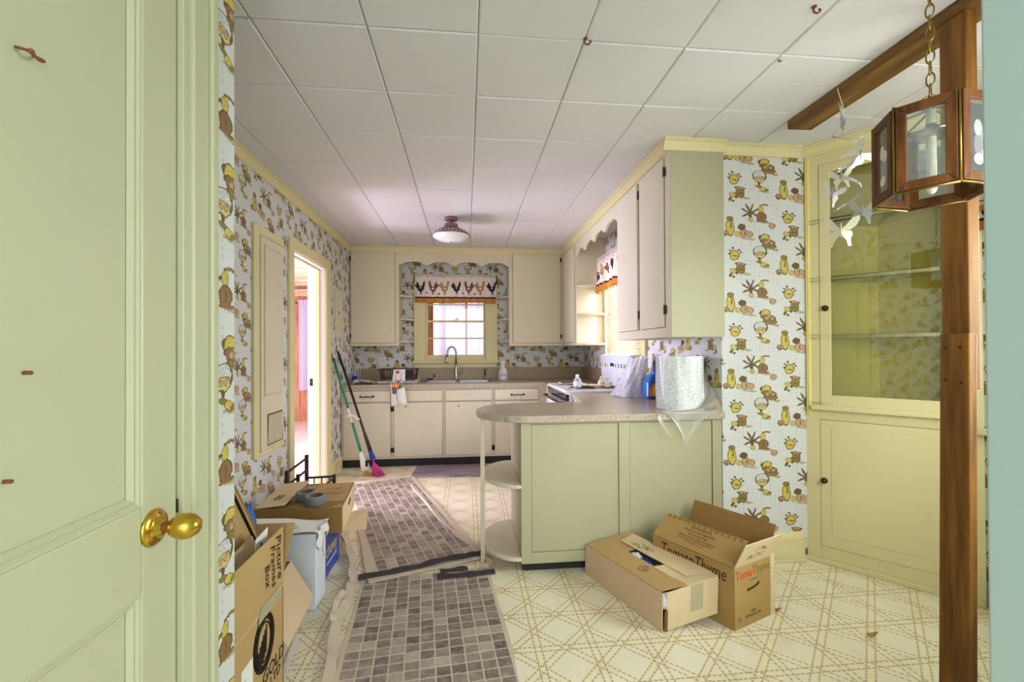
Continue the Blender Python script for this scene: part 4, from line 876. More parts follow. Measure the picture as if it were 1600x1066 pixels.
# ceiling light of the kitchen
FX,FY=-.135,3.985
cl=thing('ceiling_light','brown enamel ceiling light with a milky glass bowl and studded rim','ceiling light',(FX,FY,2.21))
obj('canopy',MB().lathe([(.058,0),(.058,-.022),(.048,-.028),(.0,-.028)],(FX,FY,2.43),(0,0,1),28),'fixture',cl); obj('stem',MB().cyl((FX,FY,2.36),(FX,FY,2.405),.006,10),'fixture',cl)
sh=obj('shade',MB().lathe([(.0,2.372),(.062,2.37),(.064,2.345),(.066,2.338),(.10,2.325),(.145,2.30),(.172,2.266),(.168,2.266),(.14,2.296),(.0,2.33)],(FX,FY,0),(0,0,1),40),'fixture',cl)
for k in range(30):
    a=2*PI*k/30; obj('stud',MB().sphere((FX+.160*math.cos(a),FY+.160*math.sin(a),2.288),.005,.005,.005,8,5),'milk',sh)
for k in range(14):
    a=2*PI*k/14; obj('collar_stud',MB().sphere((FX+.064*math.cos(a),FY+.064*math.sin(a),2.357),.0045,.0045,.0045,8,5),'milk',sh)
obj('glass_bowl',MB().lathe([(.166,2.268),(.160,2.255),(.13,2.236),(.08,2.222),(.0,2.216)],(FX,FY,0),(0,0,1),36),'milk',cl); obj('finial',MB().sphere((FX,FY,2.212),.008,.008,.007,10,7),'fixture',cl)
for i,(x,y,lb_) in enumerate(((.462,1.64,'rusty hook stub in the ceiling near the middle tile joint'),(1.213,1.41,'rusty bent hook in the ceiling at the top edge, left of the beam'),(1.285,1.685,'small dark nail head in the ceiling tile corner close to the beam'))):
    h=thing('ceiling_hook',lb_,'hook',(x,y,2.40)); s=.02 if i<2 else .009
    obj('hook_shank',MB().tube(smoothpath([(x-s*.4,y,2.43),(x-s*.4,y,2.43-s*.9),(x+s*.2,y-.003,2.43-s*1.2),(x+s*.7,y-.004,2.43-s*.7),(x+s*.5,y,2.43-s*.4)],5),s*.17,8),'rust',h); obj('hook_plate',MB().cyl((x-s*.3,y,2.4275),(x-s*.3,y,2.431),s*.42,10),'rust',h)

# ------------------------------------------------------------------ cartons by the peninsula
def V(*p): return Vector(p)
def panel(name,parent,a,b,c,d,mat,th=.004,bev=0): return obj(name,MB().slab(a,b,c,d,th),mat,parent,bev=bev)
T=V(0,0,.275)
F_=V(1.165,1.841,0); R_=V(1.400,1.936,0); K_=V(.963,2.221,0); O_=R_+K_-F_
tb=thing('open_carton','open tan produce carton with red and green lettering and raised flaps','box',F_)
obj('bottom_panel',MB().slab(F_,R_,O_,K_,.004),'board_2',tb)
ls_=panel('long_side',tb,K_,F_,F_+T,K_+T,'board_2'); ss=panel('short_side',tb,F_,R_,R_+T,F_+T,'board_2'); panel('long_side',tb,R_,O_,O_+T,R_+T,'board_2'); panel('short_side',tb,O_,K_,K_+T,O_+T,'board_2')
n_=V(.883,.469,0); m_=V(.375,-.927,0); zz_=V(0,0,1)
d=.150*(math.cos(math.radians(35))*n_+math.sin(math.radians(35))*zz_); lf=panel('long_flap',tb,K_+T,F_+T,F_+T+d,K_+T+d*.9,'board_2')
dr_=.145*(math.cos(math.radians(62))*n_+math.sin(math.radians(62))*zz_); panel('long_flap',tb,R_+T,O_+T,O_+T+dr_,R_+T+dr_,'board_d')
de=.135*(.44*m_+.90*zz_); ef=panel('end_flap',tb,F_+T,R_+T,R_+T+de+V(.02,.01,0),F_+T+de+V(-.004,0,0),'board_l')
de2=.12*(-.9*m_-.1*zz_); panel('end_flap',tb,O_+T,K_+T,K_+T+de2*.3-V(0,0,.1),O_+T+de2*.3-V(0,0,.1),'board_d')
panel('hanging_flap',tb,R_+V(.001,-.002,0),R_+V(.03,.01,0),R_+V(.03,.01,.285),R_+V(.001,-.002,.285),'board_l')
U=(F_-K_).normalized(); text('carton_lettering','TomatoThyme',.088,K_.lerp(F_,.52)+V(0,0,.228),U,(0,0,1),'ink_maroon',ls_,off=.0048,shear=.2,wide=.66)
vv=d.normalized(); c0=(K_+F_)/2+T+d*.5
for i,(tx,sz,mt) in enumerate((('REFRIGERATE',.018,'ink'),('Fresh Fruit & Vegetables',.0165,'ink'),('Processed Meat',.0165,'ink'),('Milk & Other Dairy Products',.0165,'ink'))):
    text('flap_lettering',tx,sz,c0+vv*(.042-.019*i),U,vv,mt,lf,off=.0048)
text('flap_lettering','Perishable Items',.0165,c0-vv*.042,U,vv,'ink_red',lf,off=.0048)
obj('printed_rule',MB().slab(c0-vv*.030-U*.09,c0-vv*.030+U*.09,c0-vv*.0285+U*.09,c0-vv*.0285-U*.09,.0052),'ink',lf)
tp=K_.lerp(F_,.02)+T+d*.86; tq=K_.lerp(F_,.98)+T+d*.86
for i in range(14):
    a=tp.lerp(tq,i/14+.006); b=tp.lerp(tq,i/14+.05); obj('glue_strip',MB().slab(a,b,b+vv*.022,a+vv*.022,.0050),'board_d',lf)
U2=(R_-F_).normalized(); sc0=F_+U2*.012+V(0,0,.238)
text('carton_lettering','Toma',.056,F_+U2*.062+V(0,0,.232),U2,zz_,'ink_red',ss,wide=.85,off=.0048); text('carton_lettering','t',.060,F_+U2*.124+V(0,0,.234),U2,zz_,'orange',ss,off=.0048); obj('printed_tomato',MB().lathe([(.016,0),(.0,.006)],F_+U2*.124+V(0,0,.236),m_,14),'ink_red',ss)
text('carton_lettering','Thyme',.058,F_+U2*.188+V(0,0,.236),U2,zz_,'ink_green',ss,wide=.80,off=.0048); text('carton_lettering','Products',.018,F_+U2*.13+V(0,0,.200),U2,zz_,'ink_green',ss,shear=.2,off=.0048)
hh=F_+U2*.128+V(0,0,.165); obj('hand_hole',MB().tube(smoothpath([hh-U2*.042+V(0,0,-.006)+m_*.004,hh-U2*.01+V(0,0,-.004)+m_*.004,hh+U2*.03+V(0,0,.004)+m_*.004,hh+U2*.042+V(0,0,.012)+m_*.004],5),.005,6),'gasket',ss)
text('carton_lettering','KEEP',.017,F_+U2*.13+V(0,0,.058),U2,zz_,'ink',ss,off=.0048); text('carton_lettering','REFRIGERATED',.017,F_+U2*.13+V(0,0,.040),U2,zz_,'ink',ss,off=.0048)
obj('printed_emblem',MB().tube([F_+U2*(.032+.010*math.cos(t*PI/8))+V(0,0,.04+.010*math.sin(t*PI/8))+m_*.0045 for t in range(16)],.0014,5,True),'ink_grey',ss)
obj('pen_marks',scribble(scribble(MB(),F_+T+m_*.005+de*.35+U2*.06,U2,de,.11,.03,22,3),F_+T+m_*.005+de*.65+U2*.09,U2,de,.09,.03,18,5),'ink_grey',ef)

L0=V(.848,1.868,.001);L1=V(.652,2.41,.001);R0=V(1.116,1.893,.052);R1=V(.889,2.40,.052); up=V(.006,0,.166)
bx=thing('taped_carton','long low tan carton with a torn corner tilted against the open produce carton','box',L0)
obj('bottom_panel',MB().slab(L0,R0,R1,L1,.004),'board_p',bx)
panel('long_side',bx,L1,L0,L0+up,L1+up-V(0,0,.012),'board_p'); es=panel('end_side',bx,L0+(R0-L0)*.06,R0,R0+up,L0+up+(R0-L0)*.06,'board_l'); panel('long_side',bx,R0,R1,R1+up,R0+up,'board_p'); panel('end_side',bx,R1,L1,L1+up-V(0,0,.012),R1+up,'board_p')
tl0=L0+up;tl1=L1+up-V(0,0,.012);tr0=R0+up;tr1=R1+up
def tp_(s,t): return (tl0*(1-s)+tr0*s)*(1-t)+(tl1*(1-s)+tr1*s)*t
fl=panel('top_flap',bx,tp_(.0,.03),tp_(.44,.0),tp_(.44,1),tp_(0,1),'board'); 
fr_=panel('top_flap',bx,tp_(.60,.10)+V(0,0,.004),tp_(1.0,.06)+V(0,0,.002),tp_(1.0,.93)+V(0,0,.002),tp_(.60,.86)+V(0,0,.006),'board_l')
panel('cross_flap',bx,tp_(.42,0)-V(0,0,.002),tp_(1,0)-V(0,0,.002),tp_(1,.30)-V(0,0,.006),tp_(.40,.34)+V(0,0,.004),'board_l'); panel('cross_flap',bx,tp_(.40,.68)-V(0,0,.004),tp_(1,.72)-V(0,0,.006),tp_(1,1)-V(0,0,.003),tp_(.40,1)-V(0,0,.003),'board')
obj('packing_tape',MB().slab(tp_(.30,.99)+V(0,0,.0045),tp_(.44,.99)+V(0,0,.0045),tp_(.42,.40)+V(0,0,.0045),tp_(.28,.40)+V(0,0,.0045),.0006),'tape_clear',bx)
obj('packing_tape',MB().slab(L0+(R0-L0)*.50+up*.28+V(0,-.0045,0),L0+(R0-L0)*.72+up*.28+V(0,-.0045,0),L0+(R0-L0)*.72+up*.98+V(0,-.0045,0),L0+(R0-L0)*.50+up*.98+V(0,-.0045,0),.0006),'tape_clear',bx)
uu=(tl1-tl0).normalized(); ww=(tr0-tl0).normalized(); 
ctr=tp_(.24,.36)+V(0,0,.005); obj('printed_emblem',MB().tube([ctr+uu*.026*math.cos(t*PI/12)+ww*.026*math.sin(t*PI/12) for t in range(24)],.0016,5,True).tube([ctr+uu*.018*math.cos(t*PI/8)+ww*.018*math.sin(t*PI/8) for t in range(16)],.0022,5,True).slab(ctr-uu*.010-ww*.004,ctr-uu*.010+ww*.004,ctr+uu*.010+ww*.004,ctr+uu*.010-ww*.004,.001),'ink_grey',fl)
obj('pen_marks',scribble(scribble(MB(),tp_(.70,.78)+V(0,0,.010),-uu,ww,.13,.03,20,11),tp_(.78,.70)+V(0,0,.009),-uu,ww,.10,.028,18,12),'ink_grey',fr_)
text('printed_code','SF88NR',.016,tp_(.22,.62)+V(0,0,.0045),-uu,ww,'ink_grey',fl); text('printed_code','NC15',.013,tp_(.74,.17)+V(0,0,.0065),ww,uu,'ink_grey',fl)
mb=MB(); r_=random.Random(4)
mb=MB(); a=L0+(R0-L0)*.015+V(.004,-.002,0)
for i in range(6): mb.slab(a+(R0-L0)*(.008*i)+V(0,-.001*i,.0),a+(R0-L0)*(.008*i+.006)+V(0,-.001*i,0),a+(R0-L0)*(.008*i+.006)+up*.55+V(0,-.001*i,0),a+(R0-L0)*(.008*i)+up*(.5+.05*(i%2))+V(0,-.001*i,0),.002)
obj('torn_corner_layers',mb,'board_d',bx)
def blob(c,r,seed,n=12,m=8,amp=.25,sq=(1,1,1)):
    rr=random.Random(seed); mb=MB(); mb.sphere(c,r*sq[0],r*sq[1],r*sq[2],n,m); ctr=Vector(c)
    hsh={}
    out=[]
    for v in mb.v:
        key=tuple(round(x,5) for x in v)
        if key not in hsh: hsh[key]=1+rr.uniform(-amp,amp)
        out.append(tuple(ctr+(Vector(v)-ctr)*hsh[key]))
    mb.v=out; return mb
tc=L0+up*.80+(R0-L0)*.045+V(0,.012,0)
single('tissue_paper',blob(tc+V(0,.006,-.01),.024,5,12,8,.25,(1,.9,1.4)),'white_card','crumpled pale tissue poking out of the torn corner of the low carton','tissue paper')
single('wrapped_item',blob(tp_(.52,.62)-V(0,0,.03),.035,7,12,8,.18,(1,1.2,.9)),'white_card','white wrapped lump showing through the gap in the low carton top','packing')
single('dark_cloth_bundle',blob(tp_(.52,.48)-V(0,0,.045),.05,9,14,9,.2,(.9,1.5,.8)),'ink_blue','dark blue-black bundle inside the gap of the low carton top','bundle')
single('brown_trinket',blob(tp_(.53,.37)-V(0,0,.022),.022,10,12,8,.2),'rust','small brown trinket at the near end of the gap in the low carton','trinket')
for i,(x,y,s,lb_) in enumerate(((1.726,1.736,.030,'curled dry leaf lying alone on the vinyl in front of the corner cabinet'),(1.455,1.955,.022,'dry leaf touching the right foot of the produce carton'),(1.50,2.08,.034,'curled dry leaf standing at the side of the produce carton'))):
    def lf_(u,v,x=x,y=y,s=s,i=i):
        a=(u-.5)*2; w_=(1-abs(a)**1.6)*.42; return (x+s*a*.8+s*.2*(v-.5),y+s*w_*(v-.5)*2,.004+s*.35*a*a+s*.5*abs(v-.5))
    lo_=thing('dry_leaf',lb_,'leaf',(x,y,0)); obj('blade',MB().grid(lf_,8,4),'leaf',lo_,thick=.0008); obj('stalk',MB().tube([lf_(1,.5),(x+s*1.1,y+.004,.006+s*.55)],.0009,5),'leaf',lo_)

# ------------------------------------------------------------------ cartons at the left wall
gb=thing('picture_carton','tall tan carton marked Picture Frames with a ring emblem, behind the near wall corner','box',(-.85,1.45,0))
gx0,gx1,gy0,gy1,gz=-1.10,-.66,1.255,1.668,.40
obj('bottom_panel',MB().box(gx0,gx1,gy0,gy1,0,.005),'board',gb)
rs_=obj('printed_side',MB().box(gx1-.005,gx1,gy0,gy1,.0,gz),'board',gb); obj('back_side',MB().box(gx0,gx0+.005,gy0,gy1,0,gz),'board',gb); obj('end_side',MB().box(gx0,gx1,gy1-.005,gy1,0,gz),'board',gb); obj('end_side',MB().box(gx0,gx1,gy0,gy0+.005,0,gz),'board',gb)
uf=panel('upright_flap',gb,(gx1-.002,gy0,gz),(gx1-.002,gy1,gz),(gx1-.002,gy1-.004,.612),(gx1-.002,gy0,.612),'board')
panel('inner_flap',gb,(gx1-.035,gy0+.02,gz),(gx1-.035,gy1-.02,gz),(gx1-.085,gy1-.05,.60),(gx1-.085,gy0,.58),'board_l')
ef2=panel('end_flap',gb,(gx1-.01,gy1,gz),(gx0+.02,gy1,gz),(gx0+.02,gy1+.06,.600),(gx1+.018,gy1+.06,.600),'board')
obj('fold_edge',MB().cyl((gx1+.0005,gy0,gz),(gx1+.0005,gy1,gz),.0022,6),'board_l',gb)
UY_=V(0,1,0)
for i,(tx,sz) in enumerate((('Picture',.055),('Frames',.05),('Box',.048))):
    text('handwriting',tx,sz,(gx1+.0035,1.625-.045*i,.525-.012*i),(0,.10,-1),(0,1,0),'ink',uf,off=.0012,shear=.25)
obj('packing_tape',MB().slab((gx1+.0035,1.47,.375),(gx1+.0035,1.64,.375),(gx1+.0035,1.65,.418),(gx1+.0035,1.49,.418),.0006),'tape_clear',gb); obj('packing_tape',MB().slab((gx1+.001,1.475,.31),(gx1+.001,1.50,.31),(gx1+.003,1.50,.40),(gx1+.003,1.475,.40),.0006),'tape_clear',gb)
ec=V(gx1+.001,1.515,.295)
def ell(rx,rz,n=32): return [ec+V(0,rx*math.cos(t*2*PI/n),rz*math.sin(t*2*PI/n)) for t in range(n)]
obj('ring_emblem',MB().tube(ell(.070,.088),.0035,6,True).tube(ell(.060,.077),.006,6,True).tube(ell(.048,.062),.0025,6,True),'ink',rs_)
mb=MB()
for k in range(6):
    y=-.045+.011*k; mb.slab(ec+V(0,y,-.07+.01*abs(k-2)),ec+V(0,y+.006,-.07+.01*abs(k-2)),ec+V(0,y+.012,-.012+.012*k),ec+V(0,y+.006,-.012+.012*k),.001)
obj('emblem_stripes',mb,'ink',rs_)
text('carton_lettering','GOLD',.060,(gx1+.001,1.585,.175),(0,1,.0),(0,0,1),'ink',rs_,shear=.1); text('carton_lettering','LTD',.045,(gx1+.001,1.60,.13),(0,1,0),(0,0,1),'ink',rs_)
lbp=obj('white_label',MB().box(gx1+.0005,gx1+.0015,1.37,1.44,.14,.30),'paper',rs_); obj('label_print',scribble(MB(),(gx1+.0015,1.385,.27),(0,.2,-1),(0,1,0),.12,.012,16,20,.0006),'ink_grey',lbp)
# things in the picture carton
pf=thing('framed_picture','brown-backed picture frame leaning upright in the carton by the wall corner','picture frame',(-.85,1.4,.30))
fa,fb_,fc_,fd=V(-.790,1.20,.30),V(-.745,1.715,.50),V(-.835,1.60,.86),V(-.88,1.05,.86)
obj('backing_board',MB().slab(fa,fb_,fc_,fd,.008),'board',pf)
def bar(a,b,r=.006): return MB().tube([a,b],r,6)
nn=((fb_-fa).cross(fd-fa)).normalized()*.010
e1=lambda s,t:(fa*(1-s)+fb_*s)*(1-t)+(fd*(1-s)+fc_*s)*t+nn
for a,b in ((e1(.03,.05),e1(.955,.05)),(e1(.955,.05),e1(.955,.94)),(e1(.955,.94),e1(.03,.94))): obj('tape_border',bar(a,b,.005),'ink',pf)
for a,b in ((fa,fb_),(fb_,fc_),(fc_,fd)): obj('frame_edge',bar(a,b,.010),'board_d',pf)
wc=thing('white_card','white card with a small blue mark tucked behind the upright carton flap','card',(-.69,1.55,.55)); obj('card',MB().slab((-.700,1.535,.50),(-.690,1.60,.52),(-.690,1.61,.632),(-.700,1.545,.615),.003),'paper',wc); obj('blue_mark',MB().tube([V(-.690,1.558,.592)+V(.0006*0,.012*math.cos(t*PI/2),.013*math.sin(t*PI/2)) for t in range(4)],.003,5,True),'ink_blue',wc)
single('blue_wrap',blob((-.90,1.93,.45),.045,13,12,11,.16,(.7,.9,3.4)),'blue_plastic','crumpled blue plastic wrap standing behind the picture frame','plastic wrap')
ob=thing('open_carton','low open tan carton with its side flap folded out, behind the picture carton','box',(-.9,1.9,0))
q0,q1,q2,q3=V(-.76,1.70,0),V(-.79,2.08,0),V(-1.12,2.06,0),V(-1.10,1.70,0); Tq=V(0,0,.30)
obj('bottom_panel',MB().slab(q0,q1,q2,q3,.004),'board_p',ob)
for a,b in ((q0,q1),(q1,q2),(q2,q3),(q3,q0)): panel('side_panel',ob,a,b,b+Tq,a+Tq,'board_p')
panel('side_flap',ob,q0+Tq,q1+Tq,(-.672,2.02,.165),(-.655,1.70,.155),'board_p')
panel('end_flap',ob,q1+Tq,q2+Tq,q2+Tq+V(0,.03,-.12),q1+Tq+V(0,.03,-.12),'board_p')
single('dark_contents',blob((-.93,1.88,.24),.11,23,14,9,.12,(1,1.2,.6)),'iron','dark bundle filling the low open carton behind the picture carton','bundle')
single('white_sheet',MB().slab((-.70,1.70,.002),(-.68,1.72,.002),(-.73,2.02,.004),(-.75,2.02,.004),.003),'paper','strip of white paper on the floor under the folded-out flap','paper')
wbx=thing('white_carton','white carton with a crumpled taped paper top and pen marks, beside the blue box','box',(-.9,2.27,0))
X0,X1,Y0,Y1,Z1=-1.14,-.722,2.20,2.345,.365
obj('carton_body',MB().hexa([(X0,Y0,.001),(X1,Y0,.001),(X1,Y1,.001),(X0,Y1,.001)],[(X0,Y0-.005,Z1),(X1+.004,Y0-.004,Z1),(X1+.003,Y1,Z1+.005),(X0,Y1,Z1)]),'white_card',wbx,bev=.004)
def ptop(u,v): return (X0+(X1+.012-X0)*u, Y0-.012+(Y1-Y0+.03)*v, Z1+.010+.010*math.sin(9*u+4*v)*u*u+.018*max(0,u-.8)*math.sin(22*v)+.02*v*(1-u))
tpp=obj('paper_top',MB().grid(ptop,24,8),'paper',wbx,thick=.002)
def pside(u,v): 
    z=Z1+.014-.07*v*(1+.4*math.sin(7*u)); return (X1+.010+.006*math.sin(11*u+6*v),Y0-.008+(Y1-Y0+.016)*u,z)
obj('tape_collar',MB().grid(pside,14,6),'paper',wbx,thick=.002)
obj('pen_marks',scribble(scribble(scribble(MB(),(X0+.15,Y0+.05,Z1+.024),(1,0,0),(0,1,0),.17,.03,30,31,.0010),(X0+.20,Y0+.02,Z1+.022),(1,0,0),(0,1,0),.13,.025,22,32,.0010),(X1+.018,2.24,Z1-.06),(0,.2,-1),(0,1,0),.08,.02,12,33,.0010),'ink',wbx)
cwx=thing('blue_carton','royal blue printed carton on the floor beneath the brown tape-roll carton','box',(-.95,2.65,0))
cbd=obj('carton_body',MB().box(-1.16,-.768,2.44,2.76,.001,.238),'blue_card',cwx,bev=.004); text('carton_lettering','chewy',.105,(-.768,2.60,.135),(0,1,0),(0,0,1),'ink_gold',cwx,wide=.75); obj('printed_rule',MB().box(-.769,-.7674,2.51,2.70,.065,.070),'paper',cwx)
br=thing('brown_carton','closed brown carton with half-open flaps carrying two tape rolls','box',(-.92,2.74,.24))
A0,A1,A2_,A3=V(-1.147,2.52,.240),V(-.687,2.522,.240),V(-.737,2.98,.240),V(-1.17,2.975,.240); Tb=V(0,0,.140)
obj('bottom_panel',MB().slab(A0,A1,A2_,A3,.004),'board',br)
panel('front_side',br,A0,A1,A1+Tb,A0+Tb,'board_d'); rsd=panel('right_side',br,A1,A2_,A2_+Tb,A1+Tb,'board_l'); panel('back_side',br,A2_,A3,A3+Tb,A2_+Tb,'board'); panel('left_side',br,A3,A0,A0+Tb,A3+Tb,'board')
B0,B1,B2_,B3=[p+Tb for p in (A0,A1,A2_,A3)]
def bt(s,t,z=0): return (B0*(1-s)+B1*s)*(1-t)+(B3*(1-s)+B2_*s)*t+V(0,0,z)
panel('top_flap',br,bt(.50,.0,-.008),bt(.99,.0,0),bt(.99,1,0),bt(.50,1,-.008),'board'); panel('top_flap',br,bt(.22,.0,-.012),bt(.55,.0,-.012),bt(.55,1,-.012),bt(.22,1,-.012),'board')
lfp=panel('lifted_flap',br,bt(.0,.02,.003),bt(.34,.0,.020),bt(.37,1,.022),bt(-.02,1,.003),'board_l')
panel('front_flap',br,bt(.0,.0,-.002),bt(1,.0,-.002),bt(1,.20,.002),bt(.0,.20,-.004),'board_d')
obj('hand_hole',MB().tube(smoothpath([A1.lerp(A2_,.42)+V(.001,0,.088),A1.lerp(A2_,.5)+V(.001,0,.094),A1.lerp(A2_,.58)+V(.001,0,.100)],4),.008,6),'gasket',rsd)
panel('bottom_flap',br,A1+V(.002,.02,.002),A2_+V(.002,-.15,.002),A2_+V(.115,-.13,.012),A1+V(.12,.05,-.005),'board_l')
obj('pen_marks',scribble(scribble(MB(),bt(.66,.52,.006),(1,0,0),(0,1,0),.13,.05,22,41,.0012),bt(.66,.70,.006),(1,0,0),(0,1,0),.10,.04,18,42,.0012),'ink_grey',br)
obj('pen_marks',scribble(scribble(MB(),bt(.40,.60,-.006),(1,0,0),(0,1,0),.14,.05,26,43,.0012),bt(.40,.82,-.006),(1,0,0),(0,1,0),.12,.04,20,44,.0012),'ink_grey',br)
mb=MB()
for s in (.13,.18): mb.slab(bt(s,.25,.0125+.02*s),bt(s+.025,.25,.0125+.02*s),bt(s+.035,.42,.0125+.02*s),bt(s+.01,.42,.0125+.02*s),.0035)
obj('printed_marks',mb,'ink_grey',lfp)
def taperoll(x,y,z,lb_,mat):
    r=thing('tape_roll',lb_,'tape roll',(x,y,z),'duct tape rolls on the brown carton')
    obj('tape_band',MB().lathe([(.040,0),(.054,0),(.055,.003),(.055,.045),(.054,.048),(.040,.048),(.040,0)],(x,y,z),(0,0,1),28),mat,r); obj('paper_core',MB().lathe([(.037,.001),(.040,.001),(.040,.047),(.037,.047),(.037,.001)],(x,y,z),(0,0,1),28),'core',r); return r
taperoll(-.925,2.66,.384,'dark grey tape roll, the left one farther back on the brown carton','duct'); taperoll(-.845,2.575,.386,'blue-grey tape roll, the right nearer one on the brown carton','duct')
# dark metal rack before the doorway
rk=thing('metal_rack','dark slatted metal rack standing in front of the doorway behind the cartons','rack',(-1.08,3.35,0))
def rail(name,a,b,r=.009): return obj(name,MB().tube([a,b],r,8),'iron',rk)
P1,P2,P3,P4=V(-1.21,3.12,0),V(-1.21,3.49,0),V(-1.01,3.12,0),V(-1.01,3.49,0)
obj('post',MB().box(-1.222,-1.198,3.108,3.132,0,.435),'iron',rk,bev=.004); obj('post',MB().box(-1.222,-1.198,3.478,3.502,0,.455),'iron',rk,bev=.004)
obj('post',MB().box(-1.022,-.998,3.478,3.502,0,.30),'iron',rk,bev=.004); obj('post',MB().box(-1.022,-.998,3.108,3.132,0,.30),'iron',rk,bev=.004); obj('post',MB().box(-1.182,-1.160,3.2,3.222,0,.385),'iron',rk,bev=.004)
rail('side_rail',P1+V(0,0,.42),P2+V(0,0,.43)); rail('side_rail',P1+V(0,0,.33),P2+V(0,0,.34)); rail('side_rail',P3+V(0,0,.28),P4+V(0,0,.28)); rail('end_rail',P2+V(0,0,.28),P4+V(0,0,.285)); rail('end_rail',P1+V(0,0,.28),P3+V(0,0,.28)); rail('end_rail',P2+V(0,0,.06),P4+V(0,0,.06)); rail('side_rail',P1+V(0,0,.06),P2+V(0,0,.06)); rail('side_rail',P3+V(0,0,.06),P4+V(0,0,.06))
for x in (-1.155,-1.10,-1.045): rail('spindle',V(x,3.49,.06),V(x,3.49,.282),.005)

# ------------------------------------------------------------------ runner mats, sink mat, brooms
def runner(name,label,c,ang,wd,ln,nx,ny,skip=None):
    r=thing(name,label,'mat',(c[0],c[1],0)); r.rotation_euler=(0,0,ang); return r
def rot2(c,ang):
    ca,sa=math.cos(ang),math.sin(ang)
    return lambda x,y,z:(c[0]+ca*x-sa*y,c[1]+sa*x+ca*y,z)
def build_runner(label,c,ang,x0,x1,y0,y1,pitch,rowp,zb,seed,tx0,tx1,ty0,ty1,wob):
    f=rot2(c,ang); rt=thing('runner_mat',label,'mat',(c[0],c[1],0))
    rr=random.Random(seed)
    ny=24
    def edge(side,t):
        return side+wob*.02*math.sin(5*t+seed)+wob*.012*math.sin(13*t+2*seed)
    L=[(edge(x0,i/ny),y0+(y1-y0)*i/ny) for i in range(ny+1)]; Rr=[(edge(x1,1.7+i/ny),y0+(y1-y0)*i/ny) for i in range(ny+1)]
    vs=[f(x,y,zb) for x,y in L]+[f(x,y,zb) for x,y in Rr]+[f(x,y,zb+.004) for x,y in L]+[f(x,y,zb+.004) for x,y in Rr]; n=ny+1; fs=[]
    for i in range(ny): fs += [(i,i+1,n+i+1,n+i),(2*n+i,3*n+i,3*n+i+1,2*n+i+1),(i,2*n+i,2*n+i+1,i+1),(n+i,n+i+1,3*n+i+1,3*n+i)]
    fs += [(0,n,3*n,2*n),(ny,2*n+ny,3*n+ny,n+ny)]
    obj('mat_sheet',MB().add(vs,fs),'mat_base',rt)
    proto=None; nx=int(round((tx1-tx0)/pitch)); nr=int(round((ty1-ty0)/rowp)); px=(tx1-tx0)/nx; py=(ty1-ty0)/nr
    for j in range(nr):
        for i in range(nx):
            cx=tx0+px*(i+.5)+.0; cy=ty0+py*(j+.5)
            w_=f(cx,cy,0)
            if proto is None:
                hx,hy=px*.445,py*.445; g=.0012
                mb=MB().add([f(cx+a*hx,cy+b*hy,zb+.004) for a,b in ((-1,-1),(1,-1),(1,1),(-1,1))]+[f(cx+a*(hx-g),cy+b*(hy-g),zb+.0056) for a,b in ((-1,-1),(1,-1),(1,1),(-1,1))],[(0,1,5,4),(1,2,6,5),(2,3,7,6),(3,0,4,7),(4,5,6,7)])
                proto=obj('tile',mb,'mosaic',rt); o0=w_
            else: share(proto,'tile',rt,(w_[0]-o0[0],w_[1]-o0[1],0))
    return rt,f
# near piece
ra,fa_=build_runner('nearer grey mosaic print runner mat, running off the bottom of the picture',(-.17,1.95),math.radians(5.5),-.345,.335,-.75,.545,.0575,.0520,.001,2,-.335,.325,-.73,.535,.3)
rb,fb2=build_runner('farther grey mosaic print runner mat with black edge tape, leading to the brooms',(-.53,3.42),math.radians(19.5),-.315,.335,-.955,.915,  .0560,.0605,.008,5,-.265,.300,-.90,.90,.5)
def ribbon(name,path,wd,parent,mat,z=.012,th=.006,wobw=.25,seed=1,rise=0):
    P=smoothpath([(x,y,z+(q[0] if q else 0)) for x,y,*q in path],6); r_=random.Random(seed); vs=[];fs=[];N=len(P)
    for i,p in enumerate(P):
        t=(P[min(i+1,N-1)]-P[max(i-1,0)]).normalized(); s=t.cross(Vector((0,0,1))).normalized(); w_=wd*(1+wobw*math.sin(i*.7+seed)*.6+wobw*r_.uniform(-.3,.3))/2
        vs += [p-s*w_,p+s*w_,p+s*w_+Vector((0,0,th)),p-s*w_+Vector((0,0,th+rise*(1+.5*math.sin(i*.9))))]
    for i in range(N-1):
        for k in range(4): fs.append((4*i+k,4*i+(k+1)%4,4*i+4+(k+1)%4,4*i+4+k))
    fs += [(0,1,2,3),(4*N-4,4*N-1,4*N-2,4*N-3)]
    return obj(name,MB().add(vs,fs),mat,parent)
ribbon('black_edge_tape',[(-.585,2.455),(-.43,2.50),(-.28,2.545),(-.17,2.585,.008),(-.05,2.63,.004),(.03,2.66),(.085,2.672)],.036,rb,'mat_back',.013,.008,.2,3,.006)
ribbon('loose_tape_strip',[(-.24,2.60),(-.16,2.63),(-.09,2.66)],.026,rb,'mat_back',.0135,.005,.3,5)
ribbon('black_edge_tape',[(-.165,2.43),(-.05,2.435),(.06,2.445),(.15,2.455)],.036,ra,'mat_back',.008,.008,.15,7,.003)
ribbon('loose_tape_strip',[(-.15,2.485),(-.08,2.50),(.0,2.51)],.030,ra,'mat_back',.0085,.006,.4,8,.004)
ribbon('curled_edge',[(-.50,1.40),(-.52,1.72),(-.555,1.90),(-.585,2.08,.012),(-.575,2.22,.016),(-.60,2.36,.01),(-.605,2.46)],.042,ra,'mat_base',.006,.006,.25,11,.010)
ribbon('torn_edge_strip',[(-.60,2.06,.012),(-.615,2.14,.018),(-.62,2.22,.02),(-.61,2.30,.014)],.03,ra,'mat_base',.012,.006,.4,12,.012)
